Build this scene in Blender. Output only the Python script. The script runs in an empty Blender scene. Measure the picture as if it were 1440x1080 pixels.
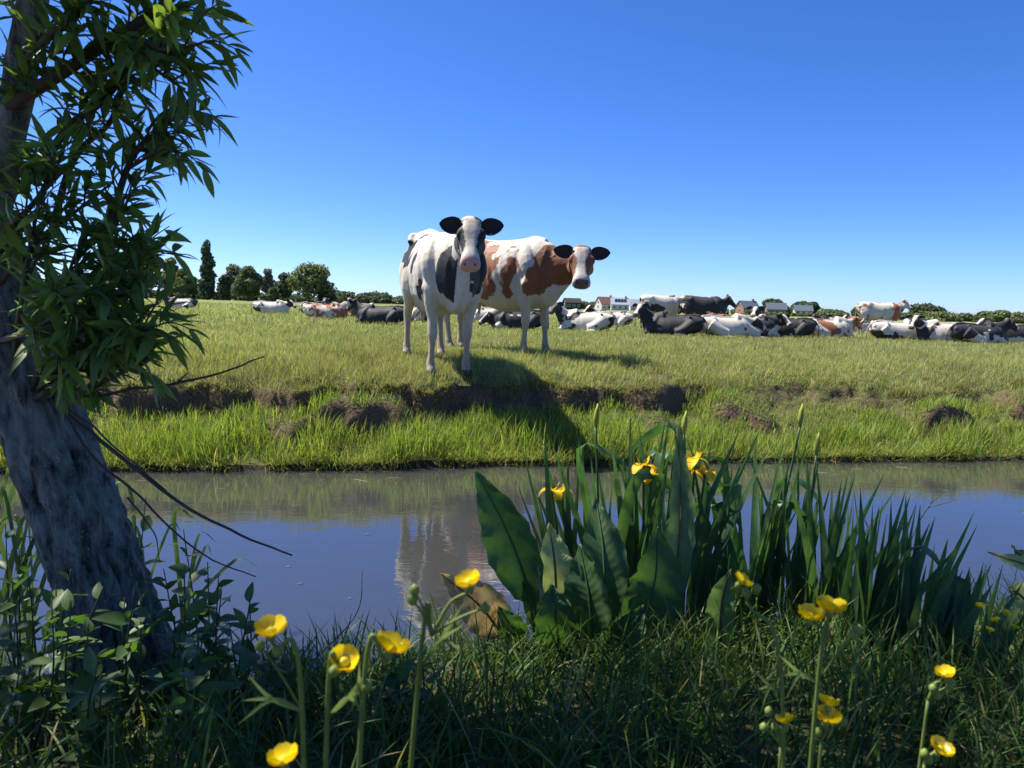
import bpy, math
import numpy as np
from mathutils import Matrix, Vector
rng = np.random.default_rng(11)
R = math.radians
scene = bpy.context.scene
COL = scene.collection
# ------------------------------------------------------------------ camera, sky, sun, exposure
CAM = np.array((0.0, 0.0, 1.37)); FPX = 1060.0; PITCH = R(5.93); ROLL = R(1.66)
cd = bpy.data.cameras.new('camera'); cam = bpy.data.objects.new('camera', cd); COL.objects.link(cam)
cd.sensor_width = 36; cd.lens = FPX / 1440 * 36; cd.clip_start = 0.05; cd.clip_end = 6000
CM = Matrix.Rotation(R(90) - PITCH, 4, 'X') @ Matrix.Rotation(ROLL, 4, 'Z')
cam.matrix_world = Matrix.Translation(Vector(CAM)) @ CM
cd.dof.use_dof = True; cd.dof.focus_distance = 7.5; cd.dof.aperture_fstop = 11
scene.camera = cam
SUN_DIR = np.array((-1.15, 0.50, 1.85)); SUN_DIR /= np.linalg.norm(SUN_DIR)
world = bpy.data.worlds.new('World'); scene.world = world; world.use_nodes = True
wn = world.node_tree; wn.nodes.clear()
sky = wn.nodes.new('ShaderNodeTexSky'); sky.sky_type = 'NISHITA'; sky.sun_disc = False
sky.sun_elevation = math.asin(SUN_DIR[2]); sky.sun_rotation = math.atan2(SUN_DIR[0], SUN_DIR[1])
sky.altitude = 0; sky.air_density = 0.6; sky.dust_density = 0.32; sky.ozone_density = 6.0
hs = wn.nodes.new('ShaderNodeHueSaturation'); hs.inputs['Saturation'].default_value = 1.14
bg = wn.nodes.new('ShaderNodeBackground'); bg.inputs['Strength'].default_value = 0.092
wo = wn.nodes.new('ShaderNodeOutputWorld')
wb = wn.nodes.new('ShaderNodeMix'); wb.data_type = 'RGBA'; wb.blend_type = 'MULTIPLY'; wb.inputs[0].default_value = 1; wb.inputs[7].default_value = (.92, .94, 1.15, 1)   # the camera's cool white balance, over the whole sky
wn.links.new(sky.outputs[0], wb.inputs[6]); wn.links.new(wb.outputs[2], hs.inputs['Color']); wn.links.new(hs.outputs[0], bg.inputs[0]); wn.links.new(bg.outputs[0], wo.inputs[0])
sl = bpy.data.lights.new('sun', 'SUN'); sl.energy = 4.8; sl.angle = R(0.53); sl.color = (1.0, 0.94, 0.82)
sun = bpy.data.objects.new('sun', sl); COL.objects.link(sun)
sun.rotation_euler = Vector(SUN_DIR).to_track_quat('Z', 'Y').to_euler(); sun.location = (-8, 4, 14)
scene.view_settings.view_transform = 'Standard'; scene.view_settings.look = 'None'
scene.view_settings.exposure = 1.05; scene.view_settings.gamma = 1; scene.view_settings.use_curve_mapping = False
scene.render.engine = 'CYCLES'
scene.cycles.use_denoising = True; scene.cycles.max_bounces = 7; scene.cycles.transparent_max_bounces = 6
scene.cycles.diffuse_bounces = 3; scene.cycles.glossy_bounces = 3; scene.cycles.transmission_bounces = 4
scene.cycles.use_adaptive_sampling = True; scene.cycles.adaptive_threshold = 0.015
# ------------------------------------------------------------------ helpers
CM3 = np.array(CM.to_3x3())
def ray(px, py):
    return CM3 @ np.array(((px - 720) / FPX, (540 - py) / FPX, -1.0))
def at(px, py, Y):                       # the point on the sight line at depth Y
    d = ray(px, py); return CAM + d * (Y / d[1])
def on_plane(px, py, z):
    d = ray(px, py); return CAM + d * ((z - CAM[2]) / d[2])
def project(P):
    q = (np.asarray(P) - CAM) @ CM3
    dz = np.maximum(-q[..., 2], 1e-3)
    return 720 + FPX * q[..., 0] / dz, 540 - FPX * q[..., 1] / dz, -q[..., 2]
def _hash(ix, iy, iz, seed):
    h = (ix.astype(np.int64) * 374761393 + iy.astype(np.int64) * 668265263 + iz.astype(np.int64) * 2147483647 + seed * 1274126177) & 0xffffffff
    h = ((h ^ (h >> 13)) * 1274126177) & 0xffffffff
    h = ((h ^ (h >> 16)) * 2246822519) & 0xffffffff
    return ((h ^ (h >> 15)) & 0xffffff) / float(0xffffff) * 2 - 1
def noise3(p, seed=0):
    p = np.asarray(p, float); i = np.floor(p).astype(np.int64); f = p - i; f = f * f * (3 - 2 * f)
    r = 0
    for dx in (0, 1):
        for dy in (0, 1):
            for dz in (0, 1):
                w = (f[:, 0] if dx else 1 - f[:, 0]) * (f[:, 1] if dy else 1 - f[:, 1]) * (f[:, 2] if dz else 1 - f[:, 2])
                r = r + w * _hash(i[:, 0] + dx, i[:, 1] + dy, i[:, 2] + dz, seed)
    return r
def fbm3(p, seed=0, octv=3):
    r = 0; a = 1.0; s = 0
    for k in range(octv):
        r = r + a * noise3(np.asarray(p) * 2 ** k, seed + k * 7); s += a; a *= 0.5
    return r / s
def n1(x, seed=0):
    x = np.asarray(x, float).ravel(); return noise3(np.stack([x, x * 0 + .37, x * 0 + .73], 1), seed)
def n2(x, y, seed=0, octv=1):
    x = np.asarray(x, float); sh = x.shape; x = x.ravel(); y = np.asarray(y, float).ravel()
    return fbm3(np.stack([x, y, x * 0 + .5], 1), seed, octv).reshape(sh)
def sstep(t): t = np.clip(t, 0, 1); return t * t * (3 - 2 * t)
def build(name, V, F, mat=None, parent=None, smooth=True, col=None, kind=None, label=None, cat=None, group=None, org=None):
    """ONE mesh object. F: (n,3)/(n,4) array or list of polygons. V is in world space; org is the parent's base."""
    V = np.asarray(V, np.float32)
    if org is not None: V = V - np.asarray(org, np.float32)
    me = bpy.data.meshes.new(name)
    if isinstance(F, np.ndarray):
        k = F.shape[1]; n = len(F)
        me.vertices.add(len(V)); me.vertices.foreach_set('co', V.ravel())
        me.loops.add(n * k); me.loops.foreach_set('vertex_index', F.astype(np.int32).ravel())
        me.polygons.add(n); me.polygons.foreach_set('loop_start', np.arange(0, n * k, k, dtype=np.int32))
        me.update(calc_edges=True)
    else:
        me.from_pydata(V.tolist(), [], [list(map(int, f)) for f in F]); me.update()
    if smooth: me.polygons.foreach_set('use_smooth', np.ones(len(me.polygons), bool))
    if col is not None: setcol(me, col)
    if mat is not None: me.materials.append(mat)
    o = bpy.data.objects.new(name, me); COL.objects.link(o)
    if parent is not None: o.parent = parent
    tag(o, label, cat, group, kind); return o
def setcol(me, col):
    c = np.ones((len(me.vertices), 4), np.float32); c[:, :3] = col
    a = me.attributes.new('Col', 'FLOAT_COLOR', 'POINT'); a.data.foreach_set('color', c.ravel())
def tag(o, label=None, cat=None, group=None, kind=None):
    if label: o['label'] = label
    if cat: o['category'] = cat
    if group: o['group'] = group
    if kind: o['kind'] = kind
    return o
def thing(name, label, cat, loc, group=None):
    o = bpy.data.objects.new(name, None); COL.objects.link(o); o.location = [float(c) for c in loc]; o.empty_display_size = .1
    return tag(o, label, cat, group)
def place(name, me, parent, M, org):      # a child sharing mesh data
    o = bpy.data.objects.new(name, me); COL.objects.link(o); o.parent = parent
    o.matrix_local = Matrix.Translation(-Vector([float(c) for c in org])) @ M; return o
def unit(v): v = np.asarray(v, float); return v / (np.linalg.norm(v, axis=-1, keepdims=True) + 1e-9)
def spline(pts, n):
    pts = np.asarray(pts, float); m = len(pts)
    if m == 2: return pts[0] + (pts[1] - pts[0]) * np.linspace(0, 1, n)[:, None]
    P = np.vstack([2 * pts[0] - pts[1], pts, 2 * pts[-1] - pts[-2]])
    t = np.linspace(0, m - 1 - 1e-6, n); i = t.astype(int); f = (t - i)[:, None]
    a, b, c, d = P[i], P[i + 1], P[i + 2], P[i + 3]
    return .5 * (2 * b + (c - a) * f + (2 * a - 5 * b + 4 * c - d) * f ** 2 + (3 * b - a - 3 * c + d) * f ** 3)
def tube(path, rad, k=8, up=(0, 0, 1), rad2=None, expo=1.0):
    """Closed tube; rad along the side axis, rad2 along the up-ish axis."""
    path = np.asarray(path, float); n = len(path)
    rad = np.broadcast_to(np.asarray(rad, float), (n,)); rad2 = rad if rad2 is None else np.broadcast_to(np.asarray(rad2, float), (n,))
    T = unit(np.gradient(path, axis=0)); up = np.asarray(up, float)
    S = np.cross(T, up); bad = np.linalg.norm(S, axis=1) < .05
    if bad.any(): S[bad] = np.cross(T[bad], (0.31, .95, 0.05))
    S = unit(S); U = np.cross(S, T)
    a = np.arange(k) / k * 2 * math.pi
    ca = np.sign(np.cos(a)) * np.abs(np.cos(a)) ** expo; sa = np.sign(np.sin(a)) * np.abs(np.sin(a)) ** expo
    V = path[:, None] + S[:, None] * (ca[None, :, None] * rad[:, None, None]) + U[:, None] * (sa[None, :, None] * rad2[:, None, None])
    return rings(V)
def rings(V):
    n, k = V.shape[:2]; F = []
    for i in range(n - 1):
        for j in range(k):
            j2 = (j + 1) % k; F.append((i * k + j, i * k + j2, (i + 1) * k + j2, (i + 1) * k + j))
    F.append(tuple(range(k - 1, -1, -1))); F.append(tuple(range((n - 1) * k, n * k)))
    return V.reshape(-1, 3), F
def join(parts):
    Vs = []; Fs = []; o = 0
    for V, F in parts:
        Vs.append(np.asarray(V, float)); Fs += [tuple(i + o for i in f) for f in F]; o += len(V)
    return np.vstack(Vs), Fs
def boxmesh(x0, x1, y0, y1, z0, z1):
    V = [(x, y, z) for z in (z0, z1) for y in (y0, y1) for x in (x0, x1)]
    return np.array(V, float), [(0, 2, 3, 1), (4, 5, 7, 6), (0, 1, 5, 4), (2, 6, 7, 3), (0, 4, 6, 2), (1, 3, 7, 5)]
# ------------------------------------------------------------------ materials
def new_mat(name):
    m = bpy.data.materials.new(name); m.use_nodes = True; nt = m.node_tree; nt.nodes.clear()
    return m, nt, (lambda t: nt.nodes.new('ShaderNode' + t)), nt.links.new
def _mix(nt, fac, a, b, mode='MIX'):
    x = nt.nodes.new('ShaderNodeMix'); x.data_type = 'RGBA'; x.blend_type = mode
    for sock, v in ((x.inputs[0], fac), (x.inputs[6], a), (x.inputs[7], b)):
        if hasattr(v, 'links'): nt.links.new(v, sock)
        elif isinstance(v, (int, float)): sock.default_value = v
        else: sock.default_value = (*v, 1)
    return x.outputs[2]
def _noise(nt, scale, detail=4, coord='Object', rough=.6, vec=None):
    n = nt.nodes.new('ShaderNodeTexNoise'); n.inputs['Scale'].default_value = scale; n.inputs['Detail'].default_value = detail; n.inputs['Roughness'].default_value = rough
    if vec is None:
        tc = nt.nodes.new('ShaderNodeTexCoord'); vec = tc.outputs[coord]
    nt.links.new(vec, n.inputs['Vector']); return n.outputs['Fac']
def _ramp(nt, fac, stops):
    r = nt.nodes.new('ShaderNodeValToRGB'); e = r.color_ramp.elements
    while len(e) < len(stops): e.new(.5)
    for i, (p, c) in enumerate(stops): e[i].position = p; e[i].color = (*c, 1)
    nt.links.new(fac, r.inputs[0]); return r.outputs[0]
def leaf_mat(name, c1=None, c2=None, trans=.4, rough=.5, spec=.4, tint=(1.25, 1.25, .45), vein=0, spots=None):
    """Leaf or blade: colour from the 'Col' attribute (c1 None) or c1..c2 per object; part of the light passes through."""
    m, nt, N, L = new_mat(name)
    if c1 is None:
        a = N('Attribute'); a.attribute_name = 'Col'; colr = a.outputs['Color']
    else:
        oi = N('ObjectInfo'); colr = _mix(nt, oi.outputs['Random'], c1, c2)
    f = _noise(nt, 30, 3); colr = _mix(nt, 1.0, colr, _ramp(nt, f, [(.3, (.75, .75, .75)), (.7, (1.2, 1.2, 1.2))]), 'MULTIPLY')
    if spots: colr = _mix(nt, _ramp(nt, _noise(nt, 38, 5), [(.52, (0, 0, 0)), (.66, (1, 1, 1))]), colr, spots)
    p = N('BsdfPrincipled'); L(colr, p.inputs['Base Color']); p.inputs['Roughness'].default_value = rough; p.inputs['Specular IOR Level'].default_value = spec
    t = N('BsdfTranslucent'); L(_mix(nt, 1.0, colr, tint, 'MULTIPLY'), t.inputs['Color'])
    mx = N('MixShader'); mx.inputs[0].default_value = trans; L(p.outputs[0], mx.inputs[1]); L(t.outputs[0], mx.inputs[2])
    if vein:
        w = N('TexWave'); w.inputs['Scale'].default_value = vein; w.inputs['Distortion'].default_value = 1.2; tc = N('TexCoord'); L(tc.outputs['UV'], w.inputs['Vector'])
        b = N('Bump'); b.inputs['Strength'].default_value = .2; b.inputs['Distance'].default_value = .003; L(w.outputs['Fac'], b.inputs['Height']); L(b.outputs[0], p.inputs['Normal'])
    o = N('OutputMaterial'); L(mx.outputs[0], o.inputs[0]); return m
def plain_mat(name, c, rough=.7, c2=None, scale=8, bump=0, spec=.3, metal=0):
    m, nt, N, L = new_mat(name); p = N('BsdfPrincipled'); o = N('OutputMaterial'); L(p.outputs[0], o.inputs[0])
    f = _noise(nt, scale, 5); L(_mix(nt, f, c, c2 or tuple(x * .75 for x in c)), p.inputs['Base Color'])
    p.inputs['Roughness'].default_value = rough; p.inputs['Specular IOR Level'].default_value = spec; p.inputs['Metallic'].default_value = metal
    if bump:
        b = N('Bump'); b.inputs['Strength'].default_value = bump; b.inputs['Distance'].default_value = .01; L(f, b.inputs['Height']); L(b.outputs[0], p.inputs['Normal'])
    return m
# ------------------------------------------------------------------ ground, banks and water
CA = R(11.6); EU = np.array((math.cos(CA), math.sin(CA))); EV = np.array((-math.sin(CA), math.cos(CA)))
def uv_of(x, y): return x * EU[0] + y * EU[1], x * EV[0] + y * EV[1]
def xy_of(u, v): return u * EU[0] + v * EV[0], u * EU[1] + v * EV[1]
def scarp_shape(u):
    uf = np.asarray(u, float).ravel()
    ds = .86 + .26 * n1(uf * .75, 3) + .20 * n1(uf * 2.1, 5) + .09 * n1(uf * 5.3, 6) + .03 * n1(uf * 15, 7) - .16 * np.exp(-((uf - .85) / .5) ** 2)       # where the broken edge runs
    amp = 1 - sstep((uf - 2.6) / 1.6) * .55 - .35 * np.clip(n1(uf * 1.2, 4), 0, 1)                                             # lower and softer to the right
    wid = .05 + .28 * np.clip(n1(uf * 1.7, 9) * 1.5, 0, 1) + .30 * sstep((uf - 2.4) / 2.0)
    return ds.reshape(np.shape(u)), amp.reshape(np.shape(u)), wid.reshape(np.shape(u))
def waterline(u):
    uf = np.asarray(u, float).ravel()
    return (6.20 + .10 * n1(uf * .45, 21) + .06 * n1(uf * 1.7, 22) + .02 * n1(uf * 6, 23)).reshape(np.shape(u))
def near_line(u):
    uf = np.asarray(u, float).ravel()
    return (2.63 + .10 * n1(uf * .8, 31) + .05 * n1(uf * 2.3, 32) - .25 * sstep((-uf - .35) / .5) * 0).reshape(np.shape(u))
def ground_z(u, v):
    u, v = np.broadcast_arrays(np.asarray(u, float), np.asarray(v, float)); sh = u.shape
    d = v - waterline(u); ds, amp, wid = scarp_shape(u)
    ledge = .03 + .33 * sstep(d / 1.05) + .035 * n2(u * 1.6, v * 1.6, 40, 3)
    near = n2(u * 3, v * 3, 41, 3); fine = n2(u * 11, v * 11, 42, 2)
    fld = .655 + .135 * np.clip((d - .7) / 1.9, 0, 1) + .03 * near * np.exp(-np.maximum(d - 2.0, 0) * .8) + .02 * n2(u * .5, v * .5, 44, 2)
    fld = fld - .20 * sstep((d - 2.8) / 10)
    S = .68 * sstep((d - ds) / wid) + .32 * sstep((d - ds) / (wid + .24))
    # a lower, second step: slumped tussocks in front of the edge
    slump = .25 * sstep((d - ds + .30 + .14 * n2(u * 1.9, v * 0, 47)) / .16) * np.clip(n2(u * 1.35, v * .7, 48, 2) * 2.4 + .25, 0, 1)
    lump = .11 * n2(u * 6, v * 6, 45, 4) * (4 * S * (1 - S))
    top = fld * amp + (1 - amp) * (ledge + (fld - ledge) * sstep((d - .5) / 1.3))
    z = np.where(d > ds - .6, ledge + slump * (1 - S), ledge); z = z + (top - z) * S + lump + .012 * fine
    bed = np.maximum(-.55, d * 1.1 - .01)
    zf = np.where(d < 0, bed, z)
    dn = near_line(u) - v
    zn = .13 * sstep(dn / .22) + .25 * sstep(dn / 1.3) + .05 * n2(u * 2, v * 2, 50, 3) * sstep(dn / .4) + .10 * sstep((dn - 2.5) / 3)
    zn = np.where(dn < 0, np.maximum(-.55, dn * 1.0), zn)
    return np.where(v > 4.4, zf, zn)
def gz(x, y):
    u, v = uv_of(np.asarray(x, float), np.asarray(y, float)); return ground_z(u, v)
def graded(core, lo, hi, grow=1.18):
    a = list(core); s = core[1] - core[0]; x = core[0]; left = []
    while x > lo: s *= grow; x -= s; left.append(x)
    s = core[-1] - core[-2]; x = core[-1]; right = []
    while x < hi: s *= grow; x += s; right.append(x)
    return np.array(left[::-1] + a + right)
us = graded(np.arange(-8, 10, .035), -900, 1200)
vs = np.concatenate([graded(np.arange(-1, 3.1, .06), -300, 3.1), np.arange(3.4, 5.9, .3), graded(np.arange(5.92, 8.6, .026), 5.92, 2500, 1.12)])
vs = np.unique(np.round(vs, 4))
U, Vg = np.meshgrid(us, vs); Z = ground_z(U, Vg); X, Y = xy_of(U, Vg)
gu = np.gradient(Z, us, axis=1); gv = np.gradient(Z, vs, axis=0); slope = np.hypot(gu, gv)
d_ = Vg - waterline(U)
soil = np.clip((slope - .75) / .6, 0, 1) * (d_ > .25) * (d_ < 2.0)
bare = np.clip((n2(U * 1.6, Vg * 2.4, 61, 3) - .22) * 5, 0, 1) * np.exp(-((d_ - .95) / .35) ** 2) * sstep((U - .8) / .8)
soil = np.maximum(soil, bare * .8)
mud = ((d_ < .03) & (d_ > -3)).astype(float)
nb = (near_line(U) - Vg)
mud = np.maximum(mud, np.clip(1 - np.abs(nb) / .12, 0, 1))
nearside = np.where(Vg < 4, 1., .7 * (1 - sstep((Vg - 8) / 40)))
m, nt, N, L = new_mat('ground_mat')
at_ = N('Attribute'); at_.attribute_name = 'Col'; sep = N('SeparateColor'); L(at_.outputs['Color'], sep.inputs[0])
tc = N('TexCoord')
f1 = _noise(nt, .22, 5, vec=tc.outputs['Object']); f2 = _noise(nt, 2.2, 5, vec=tc.outputs['Object']); f3 = _noise(nt, 40, 4, vec=tc.outputs['Object'])
g = _mix(nt, f1, (.15, .18, .055), (.20, .22, .075)); g = _mix(nt, _ramp(nt, f2, [(.42, (0, 0, 0)), (.66, (1, 1, 1))]), g, (.12, .155, .045))
g = _mix(nt, _ramp(nt, f3, [(.45, (0, 0, 0)), (.75, (.55, .55, .55))]), g, (.22, .20, .08))
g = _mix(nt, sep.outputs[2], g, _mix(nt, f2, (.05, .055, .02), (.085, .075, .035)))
so = _mix(nt, f2, (.065, .043, .027), (.22, .145, .088)); so = _mix(nt, _ramp(nt, f3, [(.4, (0, 0, 0)), (.7, (.8, .8, .8))]), so, (.055, .037, .026))
g = _mix(nt, sep.outputs[0], g, so); g = _mix(nt, sep.outputs[1], g, (.045, .035, .022))
p = N('BsdfPrincipled'); L(g, p.inputs['Base Color']); p.inputs['Roughness'].default_value = .9; p.inputs['Specular IOR Level'].default_value = .15
b = N('Bump'); b.inputs['Strength'].default_value = .7; b.inputs['Distance'].default_value = .03; L(f3, b.inputs['Height']); L(b.outputs[0], p.inputs['Normal'])
o_ = N('OutputMaterial'); L(p.outputs[0], o_.inputs[0]); GROUND = m
nu = len(us); nv = len(vs); idx = np.arange(nu * nv).reshape(nv, nu)
rx = (d_ > .1) * (d_ < 1.7) * np.clip(slope - .4, 0, 1.2)
qq = np.stack([U.ravel() * 5, Vg.ravel() * 5, Z.ravel() * 7], 1); sel = rx.ravel() > 0.02
for arr, sd in ((X, 201), (Y, 205)):
    fl = arr.ravel(); fl[sel] += .055 * rx.ravel()[sel] * fbm3(qq[sel], sd, 3); arr[:] = fl.reshape(arr.shape)
F = np.stack([idx[:-1, :-1], idx[:-1, 1:], idx[1:, 1:], idx[1:, :-1]], -1).reshape(-1, 4)
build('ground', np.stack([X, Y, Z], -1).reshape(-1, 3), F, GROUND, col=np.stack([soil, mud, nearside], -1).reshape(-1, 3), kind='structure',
      label='green pasture with a broken earth bank along the ditch')
def soil_at(x, y):
    u, v = uv_of(x, y); e = .02
    s = np.hypot((ground_z(u + e, v) - ground_z(u - e, v)) / (2 * e), (ground_z(u, v + e) - ground_z(u, v - e)) / (2 * e))
    return s
# water
m, nt, N, L = new_mat('ditch_water')
p = N('BsdfPrincipled'); p.inputs['Base Color'].default_value = (.038, .040, .040, 1); p.inputs['Roughness'].default_value = .02; p.inputs['IOR'].default_value = 2.25
p.inputs['Specular IOR Level'].default_value = .5
tc = N('TexCoord'); mp = N('Mapping'); mp.inputs['Scale'].default_value = (1, 2.4, 1); mp.inputs['Rotation'].default_value = (0, 0, -CA); L(tc.outputs['Object'], mp.inputs[0])
r1 = _noise(nt, 2.6, 3, vec=mp.outputs[0]); r2 = _noise(nt, 17, 2, vec=mp.outputs[0])
b1 = N('Bump'); b1.inputs['Strength'].default_value = .10; b1.inputs['Distance'].default_value = .02; L(r1, b1.inputs['Height'])
b2 = N('Bump'); b2.inputs['Strength'].default_value = .045; b2.inputs['Distance'].default_value = .006; L(r2, b2.inputs['Height']); L(b1.outputs[0], b2.inputs['Normal']); L(b2.outputs[0], p.inputs['Normal'])
o_ = N('OutputMaterial'); L(p.outputs[0], o_.inputs[0]); WATER = m
wv = []
for u, v in ((-900, 2.0), (1200, 2.0), (1200, 7.2), (-900, 7.2)):
    x, y = xy_of(u, v); wv.append((x, y, 0))
build('ditch_water', wv, [(0, 1, 2, 3)], WATER, kind='structure', label='still blue grey ditch water mirroring sky and cows', smooth=False)
# ------------------------------------------------------------------ grass (stuff)
def blades(name, P, h, w, az, lean, curl, col, seg, mat, label, parent=None):
    n = len(P); P = np.asarray(P, float)
    h, w, az, lean, curl = [np.broadcast_to(np.asarray(a, float), (n,)) for a in (h, w, az, lean, curl)]
    D = np.stack([np.cos(az), np.sin(az), az * 0], 1); tw = az + rng.uniform(-.9, .9, n)
    S = np.stack([-np.sin(tw), np.cos(tw), az * 0], 1); cur = P.copy(); rows = []
    for k in range(seg + 1):
        t = k / seg
        if k < seg:
            ww = (w * (.75 + .5 * t if t < .4 else .95 - (t - .4) * .75) * .5)[:, None]; rows += [cur - S * ww, cur + S * ww]
        else: rows.append(cur.copy())
        th = lean + curl * (t + .5 / seg); cur = cur + (h / seg)[:, None] * (D * np.sin(th)[:, None] + np.array((0, 0, 1.0)) * np.cos(th)[:, None])
    nv = 2 * seg + 1; V = np.stack(rows, 1).reshape(-1, 3); tri = []
    for k in range(seg - 1): tri += [(2 * k, 2 * k + 1, 2 * k + 3), (2 * k, 2 * k + 3, 2 * k + 2)]
    tri.append((2 * seg - 2, 2 * seg - 1, 2 * seg)); tri = np.array(tri)
    F = (np.arange(n)[:, None, None] * nv + tri[None]).reshape(-1, 3)
    return build(name, V, F, mat, col=np.repeat(np.asarray(col, np.float32), nv, 0), kind='stuff', label=label, smooth=True, parent=parent)
GRASS = leaf_mat('grass_blade', trans=.42, rough=.55, spec=.25, tint=(1.2, 1.25, .5))
def in_view(P, m=160, down=260):
    px, py, dz = project(P); return (px > -m) & (px < 1440 + m) & (py > -m) & (py < 1080 + down) & (dz > .1)
def tones(n, base, var, dry=0., dryc=(.30, .25, .11)):
    c = np.asarray(base)[None] * (1 + rng.normal(0, var, (n, 1))) * (1 + rng.normal(0, .08, (n, 3)))
    k = rng.random(n) < dry; c[k] = np.asarray(dryc) * rng.uniform(.6, 1.15, (k.sum(), 1)); return np.clip(c, .01, .9)
def sample(n, ulo, uhi, vlo, vhi, clump=0):
    u = rng.uniform(ulo, uhi, n); v = rng.uniform(vlo, vhi, n)
    x, y = xy_of(u, v); P = np.stack([x, y, x * 0 + .5], 1); k = in_view(P); P = P[k]; u = u[k]; v = v[k]; P[:, 2] = ground_z(u, v); return P, u, v
# close-grazed pasture, thinning with distance
def pasture():
    Ps = []; Hs = []; Ws = []
    for n, lo, hi, h, w in ((210000, 6.7, 9.5, .075, .0045), (150000, 9.5, 14, .085, .007), (120000, 14, 24, .10, .012), (110000, 24, 48, .12, .022), (60000, 48, 100, .15, .05)):
        half = hi * .82
        P, u, v = sample(n, -half - (1 if hi > 9.5 else 0), half + 2 + hi * .1, lo, hi)
        d = v - waterline(u); ds, amp, wid = scarp_shape(u)
        keep = (d > ds + wid * .7)
        if lo < 9:
            sl = soil_at(P[:, 0], P[:, 1]); bare = (n2(u * 1.6, v * 2.4, 61, 3) - .22) * 5 * np.exp(-((d - .95) / .35) ** 2) * sstep((u - .8) / .8); keep &= (sl < 1.2) & (bare < .55)
        P = P[keep]; u = u[keep]; v = v[keep]; k = len(P)
        patch = n2(u * .9, v * .9, 71, 3)
        Ps.append(P); tus = np.clip(n2(u * 2.6, v * 2.6, 73, 2) - .18, 0, 1) * 2.2; Hs.append(h * rng.uniform(.45, 1.4, k) * (1 + .6 * patch + tus)); Ws.append(w * rng.uniform(.7, 1.3, k))
    P = np.vstack(Ps); h = np.concatenate(Hs); w = np.concatenate(Ws); n = len(P)
    c = tones(n, (.275, .305, .115), .22, .22, (.48, .43, .25))
    pt = n2(P[:, 0] * .55, P[:, 1] * .55, 72, 3)[:, None]; p2 = n2(P[:, 0] * 2.6, P[:, 1] * 2.6, 74, 3)[:, None]; c = c * (1 + .34 * pt) * (1 - .45 * np.clip(p2, -.4, 1)) + np.clip(-pt, 0, 1) * np.array((.07, .045, .015))
    blades('pasture_grass', P, h, w, rng.uniform(0, 6.28, n), rng.uniform(0, .5, n), rng.uniform(.1, 1.0, n), c, 2, GRASS, 'short grazed pasture grass across the far field')
pasture()
def stems():
    P, u, v = sample(9000, -9, 12, 6.9, 15); d = v - waterline(u); ds, amp, wid = scarp_shape(u); k = (d > ds + wid) & (n2(u * 1.3, v * 1.3, 76, 2) > -.05); P = P[k]; n = len(P)
    blades('dry_grass_stems', P, rng.uniform(.07, .20, n), rng.uniform(.002, .0045, n), rng.uniform(0, 6.28, n), rng.uniform(0, .6, n), rng.uniform(.1, 1.2, n), tones(n, (.46, .41, .24), .2), 3, GRASS, 'scattered pale dry stems in the pasture')
stems()
def lush():
    P, u, v = sample(150000, -8.5, 9, 6.0, 7.9)
    d = v - waterline(u); ds, amp, wid = scarp_shape(u); sl = soil_at(P[:, 0], P[:, 1])
    lim = np.where(u > 2.6, ds + .15, ds - .02)
    tuft = n2(u * 3.2, v * 3.2, 81, 2)
    keep = (d > .0) & (d < lim) & (sl < 1.6) & (rng.random(len(P)) < np.clip(.6 + tuft * 1.2, .22, 1) * (1 - .45 * sstep((d - .5) / .5)))
    P = P[keep]; d = d[keep]; tuft = tuft[keep]; u = u[keep]; n = len(P)
    tall = np.exp(-((d - .22) / .28) ** 2)
    h = (.09 + .13 * tall) * rng.uniform(.5, 1.5, n) * (1 + .55 * tuft) * np.where(u > 2.5, .85, 1.05)
    c = tones(n, (.245, .325, .065), .20, .09, (.48, .43, .2))
    blades('lush_bank_grass', P, h, rng.uniform(.004, .0085, n), rng.uniform(0, 6.28, n), np.abs(rng.normal(.08, .16, n)), rng.uniform(.05, .9, n), c, 3, GRASS, 'lush bright green grass along the far waterline')
lush()
def fringe():                               # blades leaning out over the water
    n = 9000; u = rng.uniform(-8, 9, n); v = waterline(u) + rng.uniform(-.02, .07, n); k = n1(u * 5, 97) + .5 * n1(u * 17, 98) > -.35; u = u[k]; v = v[k]; x, y = xy_of(u, v); P = np.stack([x, y, np.maximum(ground_z(u, v), -.01)], 1); k = in_view(P); P = P[k]; n = len(P)
    blades('waterside_grass', P, rng.uniform(.05, .22, n), rng.uniform(.004, .008, n), -math.pi / 2 + CA + rng.normal(0, .9, n), rng.uniform(.1, 1.0, n), rng.uniform(.2, 1.4, n), tones(n, (.22, .28, .065), .25, .25, (.42, .35, .18)), 3, GRASS, 'grass blades leaning over the far waterline')
fringe()
def lip():                                  # rough fringe drooping over the broken edge, and tussocks on the slumps
    n0 = 24000; u = rng.uniform(-8.5, 9, n0); ds, amp, wid = scarp_shape(u); t = np.where(rng.random(n0) < .6, rng.normal(1.0, .25, n0), rng.uniform(-.3, 1.1, n0))
    v = waterline(u) + ds + wid * t; cl = n1(u * 4.2, 91) + .4 * n1(u * 13, 92)
    k = cl > -.25; u = u[k]; v = v[k]; t = t[k]; x, y = xy_of(u, v); P = np.stack([x, y, ground_z(u, v) - .005], 1)
    k = in_view(P); P = P[k]; t = t[k]; n = len(P); az = rng.uniform(0, 6.28, n)
    c = tones(n, (.20, .23, .07), .22, .35, (.44, .37, .19))
    blades('overhanging_grass', P, rng.uniform(.035, .13, n) * rng.uniform(.6, 1.2, n), rng.uniform(.0035, .006, n), az, rng.uniform(.1, .9, n), rng.uniform(.4, 1.6, n), c, 3, GRASS, 'dry straggling grass hanging over the crumbling bank edge')
lip()
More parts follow.
